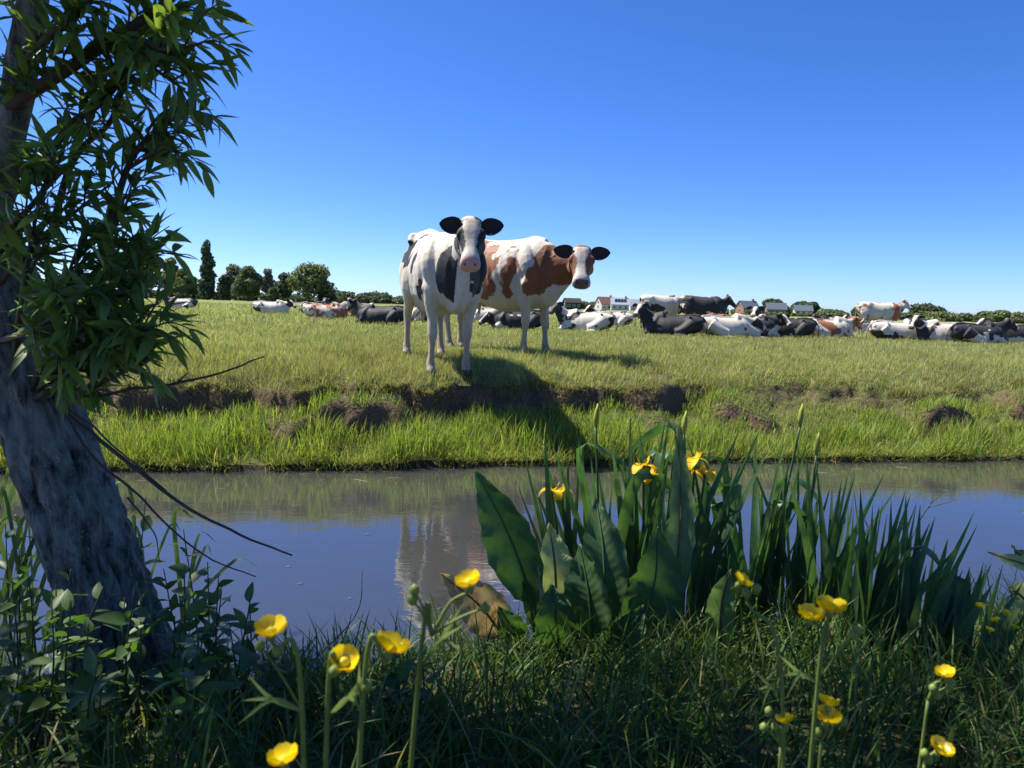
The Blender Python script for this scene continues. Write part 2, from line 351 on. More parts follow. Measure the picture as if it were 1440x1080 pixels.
def nearbank():
    P, u, v = sample(52000, -2.6, 3.6, .55, 2.80)
    d = near_line(u) - v; tuft = n2(u * 4, v * 4, 95, 2)
    keep = (d > -.02) & (rng.random(len(P)) < np.clip(.6 + tuft * .9, .1, 1)); P = P[keep]; d = d[keep]; tuft = tuft[keep]; n = len(P)
    cd_ = np.hypot(P[:, 0], P[:, 1])
    h = rng.uniform(.07, .27, n) * (1 + .6 * tuft) * np.clip((cd_ - .1) / .9, .45, 1)
    k = cd_ > .75; P = P[k]; h = h[k]; n = len(P)
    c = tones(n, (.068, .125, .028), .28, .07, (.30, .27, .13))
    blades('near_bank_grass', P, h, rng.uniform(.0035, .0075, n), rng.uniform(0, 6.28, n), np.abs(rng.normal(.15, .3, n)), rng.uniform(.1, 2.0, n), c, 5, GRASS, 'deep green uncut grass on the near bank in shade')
nearbank()
# ------------------------------------------------------------------ cows
m, nt, N, L = new_mat('cow_coat'); a = N('Attribute'); a.attribute_name = 'Col'
tc = N('TexCoord'); mp = N('Mapping'); mp.inputs['Scale'].default_value = (1, 1, .25); L(tc.outputs['Object'], mp.inputs[0])
f = _noise(nt, 70, 4, vec=mp.outputs[0]); cc = _mix(nt, 1.0, a.outputs['Color'], _ramp(nt, f, [(.3, (.86, .86, .86)), (.7, (1.08, 1.08, 1.08))]), 'MULTIPLY')
p = N('BsdfPrincipled'); L(cc, p.inputs['Base Color']); p.inputs['Roughness'].default_value = .62; p.inputs['Specular IOR Level'].default_value = .35
p.inputs['Sheen Weight'].default_value = .08
b = N('Bump'); b.inputs['Strength'].default_value = .4; b.inputs['Distance'].default_value = .008; L(f, b.inputs['Height']); L(b.outputs[0], p.inputs['Normal'])
o_ = N('OutputMaterial'); L(p.outputs[0], o_.inputs[0]); COAT = m
EYE = plain_mat('cow_eye', (.012, .008, .006), .12, spec=.6)
TAG = plain_mat('ear_tag', (.74, .74, .62), .45)
def section_rings(rows, k=26):
    Vs = []
    for (x, zt, zb, w, zw) in rows:
        a = np.arange(k) / k * 2 * math.pi; c = np.cos(a); s = np.sin(a)
        y = w * np.sign(c) * np.abs(c) ** .82; z = np.where(s > 0, zw + (zt - zw) * np.abs(s) ** 1.05, zw - (zw - zb) * np.abs(s) ** .9)
        Vs.append(np.stack([np.full(k, x), y, z], 1))
    return rings(np.array(Vs))
TRUNK = [(-.865, 1.25, 1.02, .07, 1.16), (-.83, 1.325, .92, .145, 1.19), (-.74, 1.375, .80, .20, 1.20), (-.60, 1.40, .74, .235, 1.20), (-.44, 1.415, .72, .262, 1.21), (-.30, 1.395, .68, .285, 1.12),
         (-.10, 1.375, .60, .33, 1.0), (.12, 1.37, .555, .365, .95), (.34, 1.375, .58, .35, .97), (.52, 1.395, .63, .295, 1.0), (.66, 1.385, .66, .255, 1.0), (.78, 1.33, .69, .215, 1.0), (.87, 1.25, .76, .15, .98), (.91, 1.15, .85, .07, .98)]
def head_parts():
    H = [(-.075, .005, -.06, .045), (-.062, .035, -.09, .078), (-.03, .060, -.13, .103), (.02, .070, -.16, .114), (.08, .070, -.19, .118), (.14, .064, -.205, .126), (.19, .054, -.205, .126), (.25, .042, -.19, .106), (.32, .034, -.16, .086),
         (.38, .032, -.14, .080), (.43, .032, -.132, .088), (.475, .024, -.132, .097), (.51, .002, -.125, .09), (.535, -.03, -.105, .06)]
    k = 22; Vs = []
    for x, zt, zb, w in H:
        a = np.arange(k) / k * 2 * math.pi; c = np.cos(a); s = np.sin(a); zw = zt * .4 + zb * .6 if x > .05 else (zt + zb) / 2
        zw = zt - (zt - zb) * (.42 if .1 < x < .3 else .5)
        Vs.append(np.stack([np.full(k, x), w * np.sign(c) * np.abs(c) ** .75, np.where(s > 0, zw + (zt - zw) * np.abs(s) ** .8, zw - (zw - zb) * np.abs(s))], 1))
    P = [rings(np.array(Vs))]
    for s in (-1, 1):                         # brow ridges and cheeks
        P.append(tube(spline([(.10, s * .088, .035), (.165, s * .112, .012), (.22, s * .10, -.01)], 6), [.016, .024, .027, .025, .02, .012], 10))
        P.append(tube(spline([(.10, s * .075, -.10), (.2, s * .085, -.12), (.3, s * .065, -.10)], 6), [.03, .05, .055, .05, .04, .02], 10))
        P.append(tube(spline([(.46, s * .05, .0), (.49, s * .062, -.03), (.505, s * .06, -.06)], 5), [.018, .026, .03, .026, .015], 8))
    return P
def ear_mesh(s, back=.15, p=1.0):
    wx, wz = math.sin(p), -math.cos(p)
    n, k = 9, 7; outer = []
    for i in range(n):
        t = i / (n - 1); wd = .074 * (math.sin(math.pi * min(1, .10 + .90 * t ** .85)) ** .62 if t < 1 else 0) + .006; row = []
        for j in range(k):
            q = j / (k - 1) * 2 - 1
            cup = .030 * q * q * (1 - .4 * t); a_ = -.02 - .03 * t * t + q * wd; row.append((.055 + a_ * wx - cup * wz, s * (.095 + .195 * t), .0 + a_ * wz + cup * wx - back * .20 * t))
        outer.append(row)
    A = np.array(outer).reshape(-1, 3); B = A + np.array((0, 0, -.012)); F = []
    for i in range(n - 1):
        for j in range(k - 1):
            q = (i * k + j, i * k + j + 1, (i + 1) * k + j + 1, (i + 1) * k + j); F.append(q if s > 0 else q[::-1]); w = tuple(x + n * k for x in q[::-1]); F.append(w if s > 0 else w[::-1])
    bd = [i * k for i in range(n)] + [(n - 1) * k + j for j in range(1, k)] + [i * k + k - 1 for i in range(n - 2, -1, -1)]
    for a_, b_ in zip(bd, bd[1:]): F.append((a_, b_, b_ + n * k, a_ + n * k))
    return np.vstack([A, B]), F
def leg_front(s, dx=0, dy=0):
    y = s * .17
    path = spline([(.60, s * .16, 1.02), (.60, s * .185, .86), (.56 + dx * .2, y + s * .015 + dy * .2, .68), (.575 + dx * .5, y + dy * .5, .43), (.575 + dx * .75, y + dy * .75, .24), (.575 + dx * .95, y + dy, .11), (.60 + dx, y + dy, .055), (.62 + dx, y + dy, -.01)], 26)
    z = path[:, 2]; r = np.interp(z, [-.01, .05, .085, .12, .2, .33, .40, .46, .56, .70, .86, 1.02], [.060, .056, .041, .046, .029, .031, .050, .050, .048, .082, .105, .10])
    r2 = np.interp(z, [-.01, .05, .12, .2, .33, .42, .56, .70, .86, 1.02], [.068, .060, .048, .035, .036, .058, .060, .105, .15, .15])
    return tube(path, r, 12, (1, 0, 0), r2)
def leg_hind(s, dx=0, dy=0):
    y = s * .17
    path = spline([(-.58, s * .15, 1.16), (-.55, s * .19, .98), (-.50 + dx * .1, s * .205, .80), (-.60 + dx * .4, y + s * .02, .62), (-.715 + dx * .55, y + dy * .5, .50), (-.70 + dx * .75, y + dy * .75, .30), (-.685 + dx * .95, y + dy, .12), (-.66 + dx, y + dy, .055), (-.635 + dx, y + dy, -.01)], 28)
    z = path[:, 2]; r = np.interp(z, [-.01, .05, .085, .12, .2, .36, .46, .52, .62, .80, .98, 1.16], [.060, .056, .041, .046, .032, .035, .048, .050, .060, .11, .125, .10])
    r2 = np.interp(z, [-.01, .05, .12, .2, .36, .46, .52, .62, .80, .98, 1.16], [.068, .060, .050, .040, .044, .060, .068, .095, .19, .24, .2])
    return tube(path, r, 12, (1, 0, 0), r2)
def remesh(V, F, vox, it):
    me = bpy.data.meshes.new('tmp'); me.from_pydata(V.tolist(), [], F); me.update(); o = bpy.data.objects.new('tmp', me); COL.objects.link(o)
    r = o.modifiers.new('r', 'REMESH'); r.mode = 'VOXEL'; r.voxel_size = vox
    s = o.modifiers.new('s', 'SMOOTH'); s.factor = .5; s.iterations = it
    dg = bpy.context.evaluated_depsgraph_get(); e = o.evaluated_get(dg); out = bpy.data.meshes.new_from_object(e)
    n = len(out.vertices); co = np.empty(n * 3, np.float32); out.vertices.foreach_get('co', co)
    fs = [tuple(q.vertices) for q in out.polygons]
    bpy.data.objects.remove(o); bpy.data.meshes.remove(me); bpy.data.meshes.remove(out); return co.reshape(-1, 3).astype(float), fs
WHITE = np.array((.56, .505, .42)); BLACK = np.array((.016, .015, .017)); BROWN = np.array((.235, .085, .034)); PINK = np.array((.50, .29, .24)); HOOF = np.array((.06, .05, .04)); DIRT = np.array((.33, .25, .16))
HEADM = {}
def make_cow(name, label, loc, yaw, pose='stand', poll=None, face=None, hpitch=62, hroll=0, pitch=0, feet=((0, 0), (0, 0), (0, 0), (0, 0)), coat=None, vox=.011, smooth=6, scale=1.0, tail=0, group=None, fine=True, ear_col=BLACK, tags=True, thin=0, deep=0, hw_=1.04):
    """Cow with X forward. poll: poll point and face: horizontal facing angle, both in the cow's own frame."""
    P = []; dz = 0.0
    tr = np.array(TRUNK)
    if pose == 'lie':
        dz = -.545; tr = tr.copy(); tr[:, 3] *= 1.16; tr[:, 1] -= .05; tr[:, 4] -= .14; tr[:, 2] = np.maximum(tr[:, 2], .56); tr[:, [1, 2, 4]] = .56 + (tr[:, [1, 2, 4]] - .56) * .84; dz = -.575
    if thin: tr = tr.copy(); tr[:, 3] *= 1 - thin
    if deep: tr = tr.copy(); tr[:, 2] -= deep * np.interp(tr[:, 0], [-.86, -.3, .1, .6, .8, .91], [0, .4, .7, 1.6, 1.9, 1.2])
    V, F = section_rings(tr); P.append((V + (0, 0, dz), F))
    hk = .13 if pose == 'lie' else 0
    for s in (-1, 1):
        P.append(tube(np.array([(-.47, s * .16, 1.34 - hk + dz), (-.43, s * .205, 1.325 - hk + dz), (-.39, s * .235, 1.27 - hk + dz)]), [.05, .055, .04], 10))      # hook bones
        P.append(tube(np.array([(-.74, s * .10, 1.25 - hk + dz), (-.80, s * .13, 1.235 - hk + dz), (-.855, s * .135, 1.20 - hk + dz)]), [.06, .05, .03], 10))      # pin bones
        P.append(tube(spline([(.50, s * .16, 1.33 - hk + dz), (.60, s * .225, 1.12 - hk + dz), (.68, s * .21, .90 + dz)], 8), [.03, .07, .09, .10, .105, .10, .085, .05], 12, (1, 0, 0)))   # shoulder blade
    P.append(tube(spline([(-.75, 0, 1.39 - hk + dz), (-.45, 0, 1.40 - hk + dz), (0, 0, 1.36 - hk + dz), (.35, 0, 1.37 - hk + dz), (.55, 0, 1.40 - hk + dz), (.7, 0, 1.36 - hk + dz)], 14), .035, 8))   # spine
    if pose == 'stand':
        for i, s in enumerate((-1, 1)): P.append(leg_front(s, *feet[i])); P.append(leg_hind(s, *feet[2 + i]))
        P.append(tube(np.array([(-.46, 0, .86), (-.44, 0, .74), (-.42, 0, .60), (-.41, 0, .54)]), [.17, .185, .16, .10], 14, (1, 0, 0), [.2, .22, .19, .1]))        # udder
        for tx, ty in ((-.48, .07), (-.48, -.07), (-.34, .07), (-.34, -.07)): P.append(tube(np.array([(tx, ty, .60), (tx, ty, .50), (tx, ty, .47)]), [.024, .018, .012], 8, (1, 0, 0)))
    else:
        for s in (-1, 1):                     # folded forelegs and the hind legs beside the belly
            P.append(tube(spline([(.58, s * .20, .42), (.66, s * .25, .20), (.90, s * .22, .09), (.70, s * .23, .05), (.52, s * .22, .05)], 18), np.interp(np.linspace(0, 1, 18), [0, .3, .5, 1], [.13, .10, .06, .045]), 10))
        hs_ = 1 if tail >= 0 else -1
        P.append(tube(spline([(-.55, hs_ * .24, .42), (-.30, hs_ * .40, .24), (-.05, hs_ * .43, .16)], 10), np.linspace(.21, .11, 10), 12))
        P.append(tube(spline([(-.05, hs_ * .44, .14), (-.30, hs_ * .54, .07), (-.05, hs_ * .60, .05), (.12, hs_ * .60, .045)], 12), np.linspace(.085, .045, 12), 10))
        P.append(tube(spline([(-.55, -hs_ * .18, .45), (-.3, -hs_ * .30, .20), (-.4, -hs_ * .34, .08)], 10), np.linspace(.20, .10, 10), 12))
    # tail
    tz = dz
    if pose == 'stand': tp = [(-.66, 0, 1.37), (-.80, 0, 1.355), (-.885, 0, 1.27), (-.905, .01, 1.1), (-.90, .02 + tail * .05, .8), (-.89, .03 + tail * .1, .55), (-.89, .03 + tail * .1, .36)]
    else: tp = [(-.66, 0, .66), (-.84, 0, .62), (-.92, 0, .52), (-.96, .05, .4), (-.95, .12, .12), (-.85, .2, .05)]
    q = spline(tp, 20); P.append(tube(q, np.interp(np.linspace(0, 1, 20), [0, .15, .6, .75, .9, 1], [.04, .032, .02, .03, .035, .012]), 8, (1, 0, 0)))
    # neck and head
    if poll is None: poll = (1.20, 0.0, 1.50 + dz)
    poll = np.array(poll, float); face = 0.0 if face is None else face
    Mh = Matrix.Translation(Vector(poll)) @ Matrix.Rotation(face, 4, 'Z') @ Matrix.Rotation(R(hpitch), 4, 'Y') @ Matrix.Rotation(R(hroll), 4, 'X')
    M3 = np.array(Mh.to_3x3()) * np.array((.90, hw_, 1.0)); M3i = np.linalg.inv(M3).T; hp = lambda V: np.asarray(V) @ M3.T + poll
    for V, F in head_parts(): P.append((hp(V), F))
    nb = hp([(.06, 0, -.085)])[0]; ne = hp([(.01, 0, -.06)])[0]
    base = np.array((.66, 0, 1.04 + dz)); b2 = np.array((.30, 0, 1.08 + dz))
    back = hp([(-.05, 0, -.16)])[0]
    mid = base * .48 + nb * .52 + np.array((.02, 0, -.02)); path = spline([b2, base, mid, nb], 14)
    hh = np.interp(np.linspace(0, 1, 14), [0, .33, .66, 1], [.30, .285, .20, .125]); hw = np.interp(np.linspace(0, 1, 14), [0, .33, .66, 1], [.22, .185, .125, .088])
    P.append(tube(path, hw, 20, (0, 0, 1), hh))
    thr = hp([(.17, 0, -.15)])[0]                                         # throat and dewlap
    P.append(tube(spline([(.72, 0, .72 + dz), (.84, 0, .80 + dz), np.array((.84, 0, .90 + dz)) * .45 + thr * .55, thr], 12), np.interp(np.linspace(0, 1, 12), [0, .4, 1], [.11, .06, .05]), 12, (0, 0, 1), np.linspace(.12, .09, 12)))
    V, F = join(P); V, F = remesh(V, F, vox, smooth)
    hl = (V - poll) @ M3i                                                  # head frame
    if fine:                                  # ribs, flank hollow, muscle and skin folds
        sd = np.sign(V[:, 1]); rb = np.exp(-((V[:, 0] - .10) / .26) ** 2) * np.exp(-((V[:, 2] - 1.02) / .20) ** 2) * (np.abs(V[:, 1]) > .15)
        V[:, 1] += sd * rb * .0065 * np.sin((V[:, 0] + .32 * V[:, 2]) * 62)
        hol = np.exp(-(((V[:, 0] + .27) / .085) ** 2 + ((V[:, 2] - 1.24) / .085) ** 2)) * (np.abs(V[:, 1]) > .12); V[:, 1] -= sd * .05 * hol
        th = np.exp(-(((V[:, 0] + .52) / .05) ** 2 + ((V[:, 2] - .92) / .16) ** 2)) * (np.abs(V[:, 1]) > .12); V[:, 1] -= sd * .022 * th
        sh = np.exp(-(((V[:, 0] - .47) / .035) ** 2 + ((V[:, 2] - 1.0) / .2) ** 2)) * (np.abs(V[:, 1]) > .12); V[:, 1] -= sd * .022 * sh
        el = np.exp(-(((V[:, 0] - .60) / .06) ** 2 + ((V[:, 2] - .86) / .05) ** 2)) * (np.abs(V[:, 1]) > .1); V[:, 1] += sd * .02 * el
        nn = fbm3(V * (9, 9, 6), 77, 3); V += unit(V - np.stack([V[:, 0], V[:, 1] * 0, V[:, 2] * .0 + .98], 1)) * (.0075 * nn * (V[:, 2] > .55))[:, None]
        nf = (V[:, 0] > .78) & (V[:, 0] < 1.15) & (V[:, 2] < 1.35) & (hl[:, 0] < 0); V[:, 1] += np.where(nf, np.sign(V[:, 1]) * .006 * np.sin(V[:, 0] * 55 + V[:, 2] * 18 + 3 * nn), 0)
    # shape the face a little: eye sockets, nostrils, mouth line
    if fine:
        for s in (-1, 1):
            d = np.linalg.norm((hl - (.175, s * .128, -.012)) * (1, .8, 1.3), axis=1); V -= (M3 @ np.array((0, s * 1.0, 0)))[None] * (.010 * np.exp(-(d / .024) ** 2))[:, None]
            d = np.linalg.norm(hl - (.500, s * .042, -.022), axis=1); V -= (M3 @ np.array((.8, 0, .5)))[None] * (.016 * np.exp(-(d / .016) ** 2))[:, None]
        mo = np.exp(-((hl[:, 2] + .093) / .008) ** 2) * (hl[:, 0] > .36) * (hl[:, 0] < .6) * (np.abs(hl[:, 1]) < .12); V -= unit(V - hp([(.44, 0, -.08)])[0]) * (.006 * mo)[:, None]
    hl = (V - poll) @ M3i
    onhead = (hl[:, 0] > .00) & (hl[:, 0] < .6) & (np.abs(hl[:, 1]) < .17) & (hl[:, 2] > -.21 - .05 * (hl[:, 0] < .25)) & (hl[:, 2] < .1)
    col = coat(V - (0, 0, dz) if pose == 'lie' else V, hl, onhead)
    # wear: hooves, dirty feet and knees, pink udder and muzzle already in coat()
    if pose == 'stand':
        nz = fbm3(V * 9, 5, 3); dirt = np.clip((.50 - V[:, 2]) / .5 + .5 * nz, 0, 1) * 1.0 * (np.abs(V[:, 1]) < .6)
        lf = (V[:, 2] < .52); col = np.where(lf[:, None], col * (1 - .8 * dirt[:, None]) + DIRT * .8 * dirt[:, None] * np.minimum(1, col.mean(1, keepdims=True) * 3 + .25), col)
        ud = (V[:, 2] < .80) & (V[:, 0] > -.66) & (V[:, 0] < -.22) & (np.abs(V[:, 1]) < .19) & (V[:, 2] > .42) & (V[:, 0] < -.25)
        leg = np.abs(V[:, 1]) > .13
        k = ud & ~(leg & (V[:, 2] < .6)); col[k] = col[k] * .25 + PINK * .75
        k = V[:, 2] < .062; col[k] = HOOF
    root = None
    parts_eyes = []
    # ears as shells of the same body mesh
    EV_, EF_, EC_ = [V], list(F), [col]; off = len(V)
    for s in (-1, 1):
        ev, ef = ear_mesh(s, .10 + .1 * (s < 0), R(hpitch)); ev = hp(ev); EV_.append(ev); EF_ += [tuple(i + off for i in f_) for f_ in ef]; off += len(ev)
        ec = np.tile(np.asarray(ear_col, float), (len(ev), 1)); EC_.append(ec)
    V = np.vstack(EV_); col = np.vstack(EC_)
    zrot = Matrix.Translation(Vector([float(c) for c in loc])) @ Matrix.Rotation(yaw, 4, 'Z') @ Matrix.Rotation(R(-pitch), 4, 'Y') @ Matrix.Diagonal((scale, scale, scale, 1))
    body = build(name, V, EF_, COAT, col=np.clip(col, .008, .9), label=label, cat='cow', group=group)
    body.matrix_world = zrot
    if fine:
        for s in (-1, 1):
            k = 10; a = np.linspace(0, math.pi, 8); Vr = np.array([[(.175 + .023 * math.cos(t) if 0 else 0, 0, 0)] for t in a])
            lat = np.linspace(-1, 1, 9); ring = np.array([[(math.cos(p_) * math.sqrt(max(1e-4, 1 - l * l)), math.sin(p_) * math.sqrt(max(1e-4, 1 - l * l)), l) for p_ in np.arange(12) / 12 * 6.2832] for l in lat])
            ev, ef = rings(ring * .021); eo = build('eye', hp(ev * (1, .8, .85) + (.172, s * .116, -.004)), ef, EYE, parent=body)
            if tags:
                tv, tf = boxmesh(-.013, .013, -.011, .011, .0, .004); bm_c = hp(tv + (.055 + .035 * math.sin(R(hpitch)) + .022 * math.cos(R(hpitch)), s * .175, -.035 * math.cos(R(hpitch)) + .022 * math.sin(R(hpitch)) - .02 - .01 * (s < 0))); build('ear_tag', bm_c, tf, TAG, parent=body, smooth=False)
    return body
def ellipses(V, specs, wob=.05, seed=0, sc=7.):
    """Union of side-projected patches: (x, z, rx, rz, tilt degrees, side) with ragged rims; side 0 is both."""
    nz = fbm3(V * sc, seed, 4); nz2 = fbm3(V * (26, 26, 9), seed + 3, 2); out = np.full(len(V), -9.)
    for (x, z, rx, rz, t, s) in specs:
        c, q = math.cos(R(t)), math.sin(R(t)); dx = V[:, 0] - x; dzv = V[:, 2] - z; a = (dx * c + dzv * q) / rx; b_ = (-dx * q + dzv * c) / rz
        d = 1 - np.sqrt(a * a + b_ * b_); d = d * min(rx, rz) + wob * nz + .012 * nz2
        if s: d = np.where(V[:, 1] * s > -.02, d, -9)
        out = np.maximum(out, d)
    return out > 0
def dirty_white(V, seed, low=.7):
    nz = fbm3(V * 4, seed, 4); c = np.tile(WHITE, (len(V), 1)); k = np.clip((low - V[:, 2]) * 1.3 + .45 * nz + .55 * np.clip((-V[:, 0] - .55) / .3, 0, 1) * np.clip((1.15 - V[:, 2]) * 3, 0, 1), 0, .75)[:, None]; c = c * (1 + .10 * fbm3(V * 14, seed + 1, 3))[:, None]; return c * (1 - k) + np.array((.36, .285, .19)) * k
def coat1(V, hl, oh):
    c = dirty_white(V, 2, .85)
    blk = ellipses(V, [(-.72, 1.08, .07, .12, -12, -1), (-.38, 1.19, .27, .085, 32, -1), (-.42, 1.06, .12, .05, 40, -1), (-.14, 1.07, .06, .05, 30, -1), (-.88, .96, .07, .18, 0, 0),
                       (.04, .88, .10, .085, 0, -1), (.10, .82, .03, .05, 0, -1), (.23, 1.07, .045, .13, -8, -1), (.02, 1.12, .025, .05, -20, -1),
                       (.86, 1.08, .10, .30, -8, -1), (.88, .88, .09, .14, 0, -1), (.80, 1.05, .10, .20, 0, 1), (.55, 1.1, .25, .22, 0, 1), (.80, .93, .09, .13, 0, 1), (-.2, 1.1, .35, .2, 0, 1), (.38, .78, .03, .06, 0, -1), (.44, .86, .02, .06, 10, -1)], .06, 20)
    blk &= ~((np.abs(V[:, 1]) < .055) & (V[:, 0] > .5) & (V[:, 2] < 1.15))
    nk = (V[:, 0] > .82) & ~oh; blk |= nk & (np.abs(V[:, 1] + .02 * fbm3(V * 12, 4, 2)) > .05) & (V[:, 1] > 0) & (V[:, 2] > .95)
    c[blk] = BLACK
    h = hl; wob = .012 * fbm3(h * 30, 8, 2)
    blaze = np.interp(h[:, 0], [-.1, -.02, .06, .14, .24, .32, .40, .44, .6], [.05, .062, .085, .072, .050, .050, .072, .2, .2]) + wob
    face_b = oh & (np.abs(h[:, 1]) > blaze) & (h[:, 0] < .43) & (h[:, 2] > -.20)
    white_cheek = (h[:, 1] < -.02) & (h[:, 0] > .26) & (h[:, 2] < -.03)
    c[oh] = WHITE * .98; c[face_b & ~white_cheek] = BLACK; c[oh & (h[:, 0] < .02) & (np.abs(h[:, 1]) > .03)] = BLACK
    fh = oh & (h[:, 2] > .0) & (h[:, 0] < .24) & (np.abs(h[:, 1]) < blaze); k = np.clip(.40 + .8 * fbm3(h * 28, 9, 3), 0, .8)[:, None]; c = np.where(fh[:, None], c * (1 - k) + np.array((.42, .34, .25)) * k, c)
    c[oh & (h[:, 0] > .445)] = PINK * 1.05
    mz = oh & (h[:, 0] > .43) & (h[:, 2] < -.095); c[mz] = WHITE * .85
    for s in (-1, 1): c[np.linalg.norm(h - (.505, s * .042, -.022), axis=1) < .017] = (.10, .045, .04)
    return c
def coat2(V, hl, oh):
    c = dirty_white(V, 3, .80)
    red = ellipses(V, [(-.55, 1.20, .30, .22, 20, 0), (-.10, 1.15, .16, .16, 0, -1), (-.20, 1.26, .17, .13, 15, -1), (-.22, .98, .22, .26, 0, -1), (.04, 1.04, .15, .25, 0, -1), (.06, .82, .13, .14, 20, -1), (.10, 1.25, .12, .07, 10, -1), (.40, 1.02, .075, .22, -16, -1), (.37, .84, .06, .11, 10, -1), (.25, 1.18, .04, .14, -55, -1),
                       (.83, 1.02, .15, .28, -25, -1), (.73, .88, .12, .19, -30, -1), (.95, 1.12, .24, .26, 0, 0), (.86, 1.0, .14, .26, 0, 1), (.0, 1.1, .5, .24, 0, 1)], .085, 30, 8.5)
    nkk = (V[:, 0] > .80) & (V[:, 2] > .86) & ~oh; red |= nkk
    k = fbm3(V * 5, 12, 2)[:, None]; c = np.where(red[:, None], BROWN * (1 + .25 * k), c)
    h = hl; wob = .012 * fbm3(h * 30, 18, 2)
    c[oh] = BROWN * .95
    dk = oh & (np.linalg.norm((h - (.17, .0, -.02)) * (1, .0, 1), axis=1) < .036) & (np.abs(h[:, 1]) > .085); c[dk] = BROWN * .4
    blaze = np.interp(h[:, 0], [-.1, -.02, .06, .12, .18, .26, .34, .40, .44, .6], [.06, .075, .088, .07, .045, .042, .046, .065, .2, .2]) + wob
    wf = oh & (np.abs(h[:, 1] + .012) < blaze) & (h[:, 2] > -.09); c[wf] = WHITE
    fh = wf & (h[:, 0] < .14); kk = np.clip(.35 + .7 * fbm3(h * 34, 19, 3), 0, .75)[:, None]; c = np.where(fh[:, None], c * (1 - kk) + np.array((.36, .25, .15)) * kk, c)
    c[oh & (h[:, 0] > .415)] = WHITE * .97
    no = oh & (h[:, 0] > .475) & (h[:, 2] > -.085) & (np.abs(h[:, 1]) < .068); c[no] = np.array((.15, .095, .085))
    for s in (-1, 1): c[np.linalg.norm(h - (.505, s * .042, -.022), axis=1) < .017] = (.03, .02, .02)
    return c
def to_local(Pw, loc, yaw):
    d = np.asarray(Pw) - np.asarray(loc); c, s = math.cos(yaw), math.sin(yaw); return np.array((d[0] * c + d[1] * s, -d[0] * s + d[1] * c, d[2]))
def hero(name, label, front, hind, poll_px, coat, faceoff=0, **kw):
    poll_Y = poll_px[2]
    f = at(front[0], front[1], front[2]); h = at(hind[0], hind[1], hind[2]); yaw = math.atan2(f[1] - h[1], f[0] - h[0]); c = (f + h) / 2
    fx = .59; hx = -.65; mid = (fx + hx) / 2; ex = np.array((math.cos(yaw), math.sin(yaw))); ctr = c[:2] - ex * mid
    zf = float(gz(*(ctr + ex * fx))); zh = float(gz(*(ctr + ex * hx))); pitch = math.degrees(math.atan2(zf - zh, fx - hx)); z0 = zf - (zf - zh) * fx / (fx - hx)
    loc = (ctr[0], ctr[1], z0 - .012); pl = to_local(at(poll_px[0], poll_px[1], poll_Y), loc, yaw)
    pw = at(poll_px[0], poll_px[1], poll_Y); face = math.atan2(-pw[1], -pw[0]) - yaw + R(faceoff)
    print('HERO', name, loc, math.degrees(yaw), pitch, pl, math.degrees(face))
    return make_cow(name, label, loc, yaw, poll=pl, face=face, pitch=pitch, coat=coat, **kw)
hero('cow', 'black and white cow standing at the bank, facing us in front of the red one', (632, 518, 7.42), (595, 498, 8.60), (659, 303, 7.03), coat1, 0, hpitch=50, hw_=1.0, feet=((.05, -.03), (.0, .0), (.02, -.02), (.08, .02)), thin=.06, group='two cows at the water')
hero('cow', 'red and white cow standing side on behind the black and white one', (758, 499.5, 9.05), (637, 491, 9.85), (818, 352, 8.72), coat2, 3, hpitch=54, hroll=-4, hw_=1.12, deep=.05, feet=((-.04, 0), (.05, .0), (.05, 0), (-.05, 0)), ear_col=(.035, .02, .016), group='two cows at the water')
# ------------------------------------------------------------------ the herd further out in the field
def herd_coat(kind, seed):
    def f(V, hl, oh):
        c = dirty_white(V, seed, .75); nz = fbm3(V * (2.0, 1.5, 2.2) + seed * 3.7, seed, 3) + .15 * fbm3(V * 11, seed + 1, 2)
        dark, th = {'black': (BLACK * 1.2, -.34), 'pied': (BLACK * 1.4, .05), 'white': (BLACK * 1.8, .27), 'red': (BROWN * 1.15, .10), 'roan': (BROWN * 1.3, .07), 'brown': (BROWN * .8, -.5)}[kind]
        if kind == 'roan': nz = .55 * nz + .75 * fbm3(V * 6, seed + 2, 3) + .45 * sstep((V[:, 0] - .45) / .25) - .12
        k = nz > th; c[k] = dark
        h = hl; bl = np.interp(h[:, 0], [0, .1, .25, .4, .45], [.05, .06, .03, .05, .2]) * (1.0 if kind != 'white' else 1.6)
        hd = BLACK if kind in ('black', 'pied') else (BROWN if kind in ('red', 'brown') else WHITE)
        if seed % 3 == 0 and kind == 'white': hd = BLACK
        c[oh] = hd; w = oh & (np.abs(h[:, 1]) < bl) & (h[:, 2] > -.08) & (seed % 4 != 1); c[w] = WHITE; c[oh & (h[:, 0] > .46)] = (.10, .07, .065)
        return c
    return f
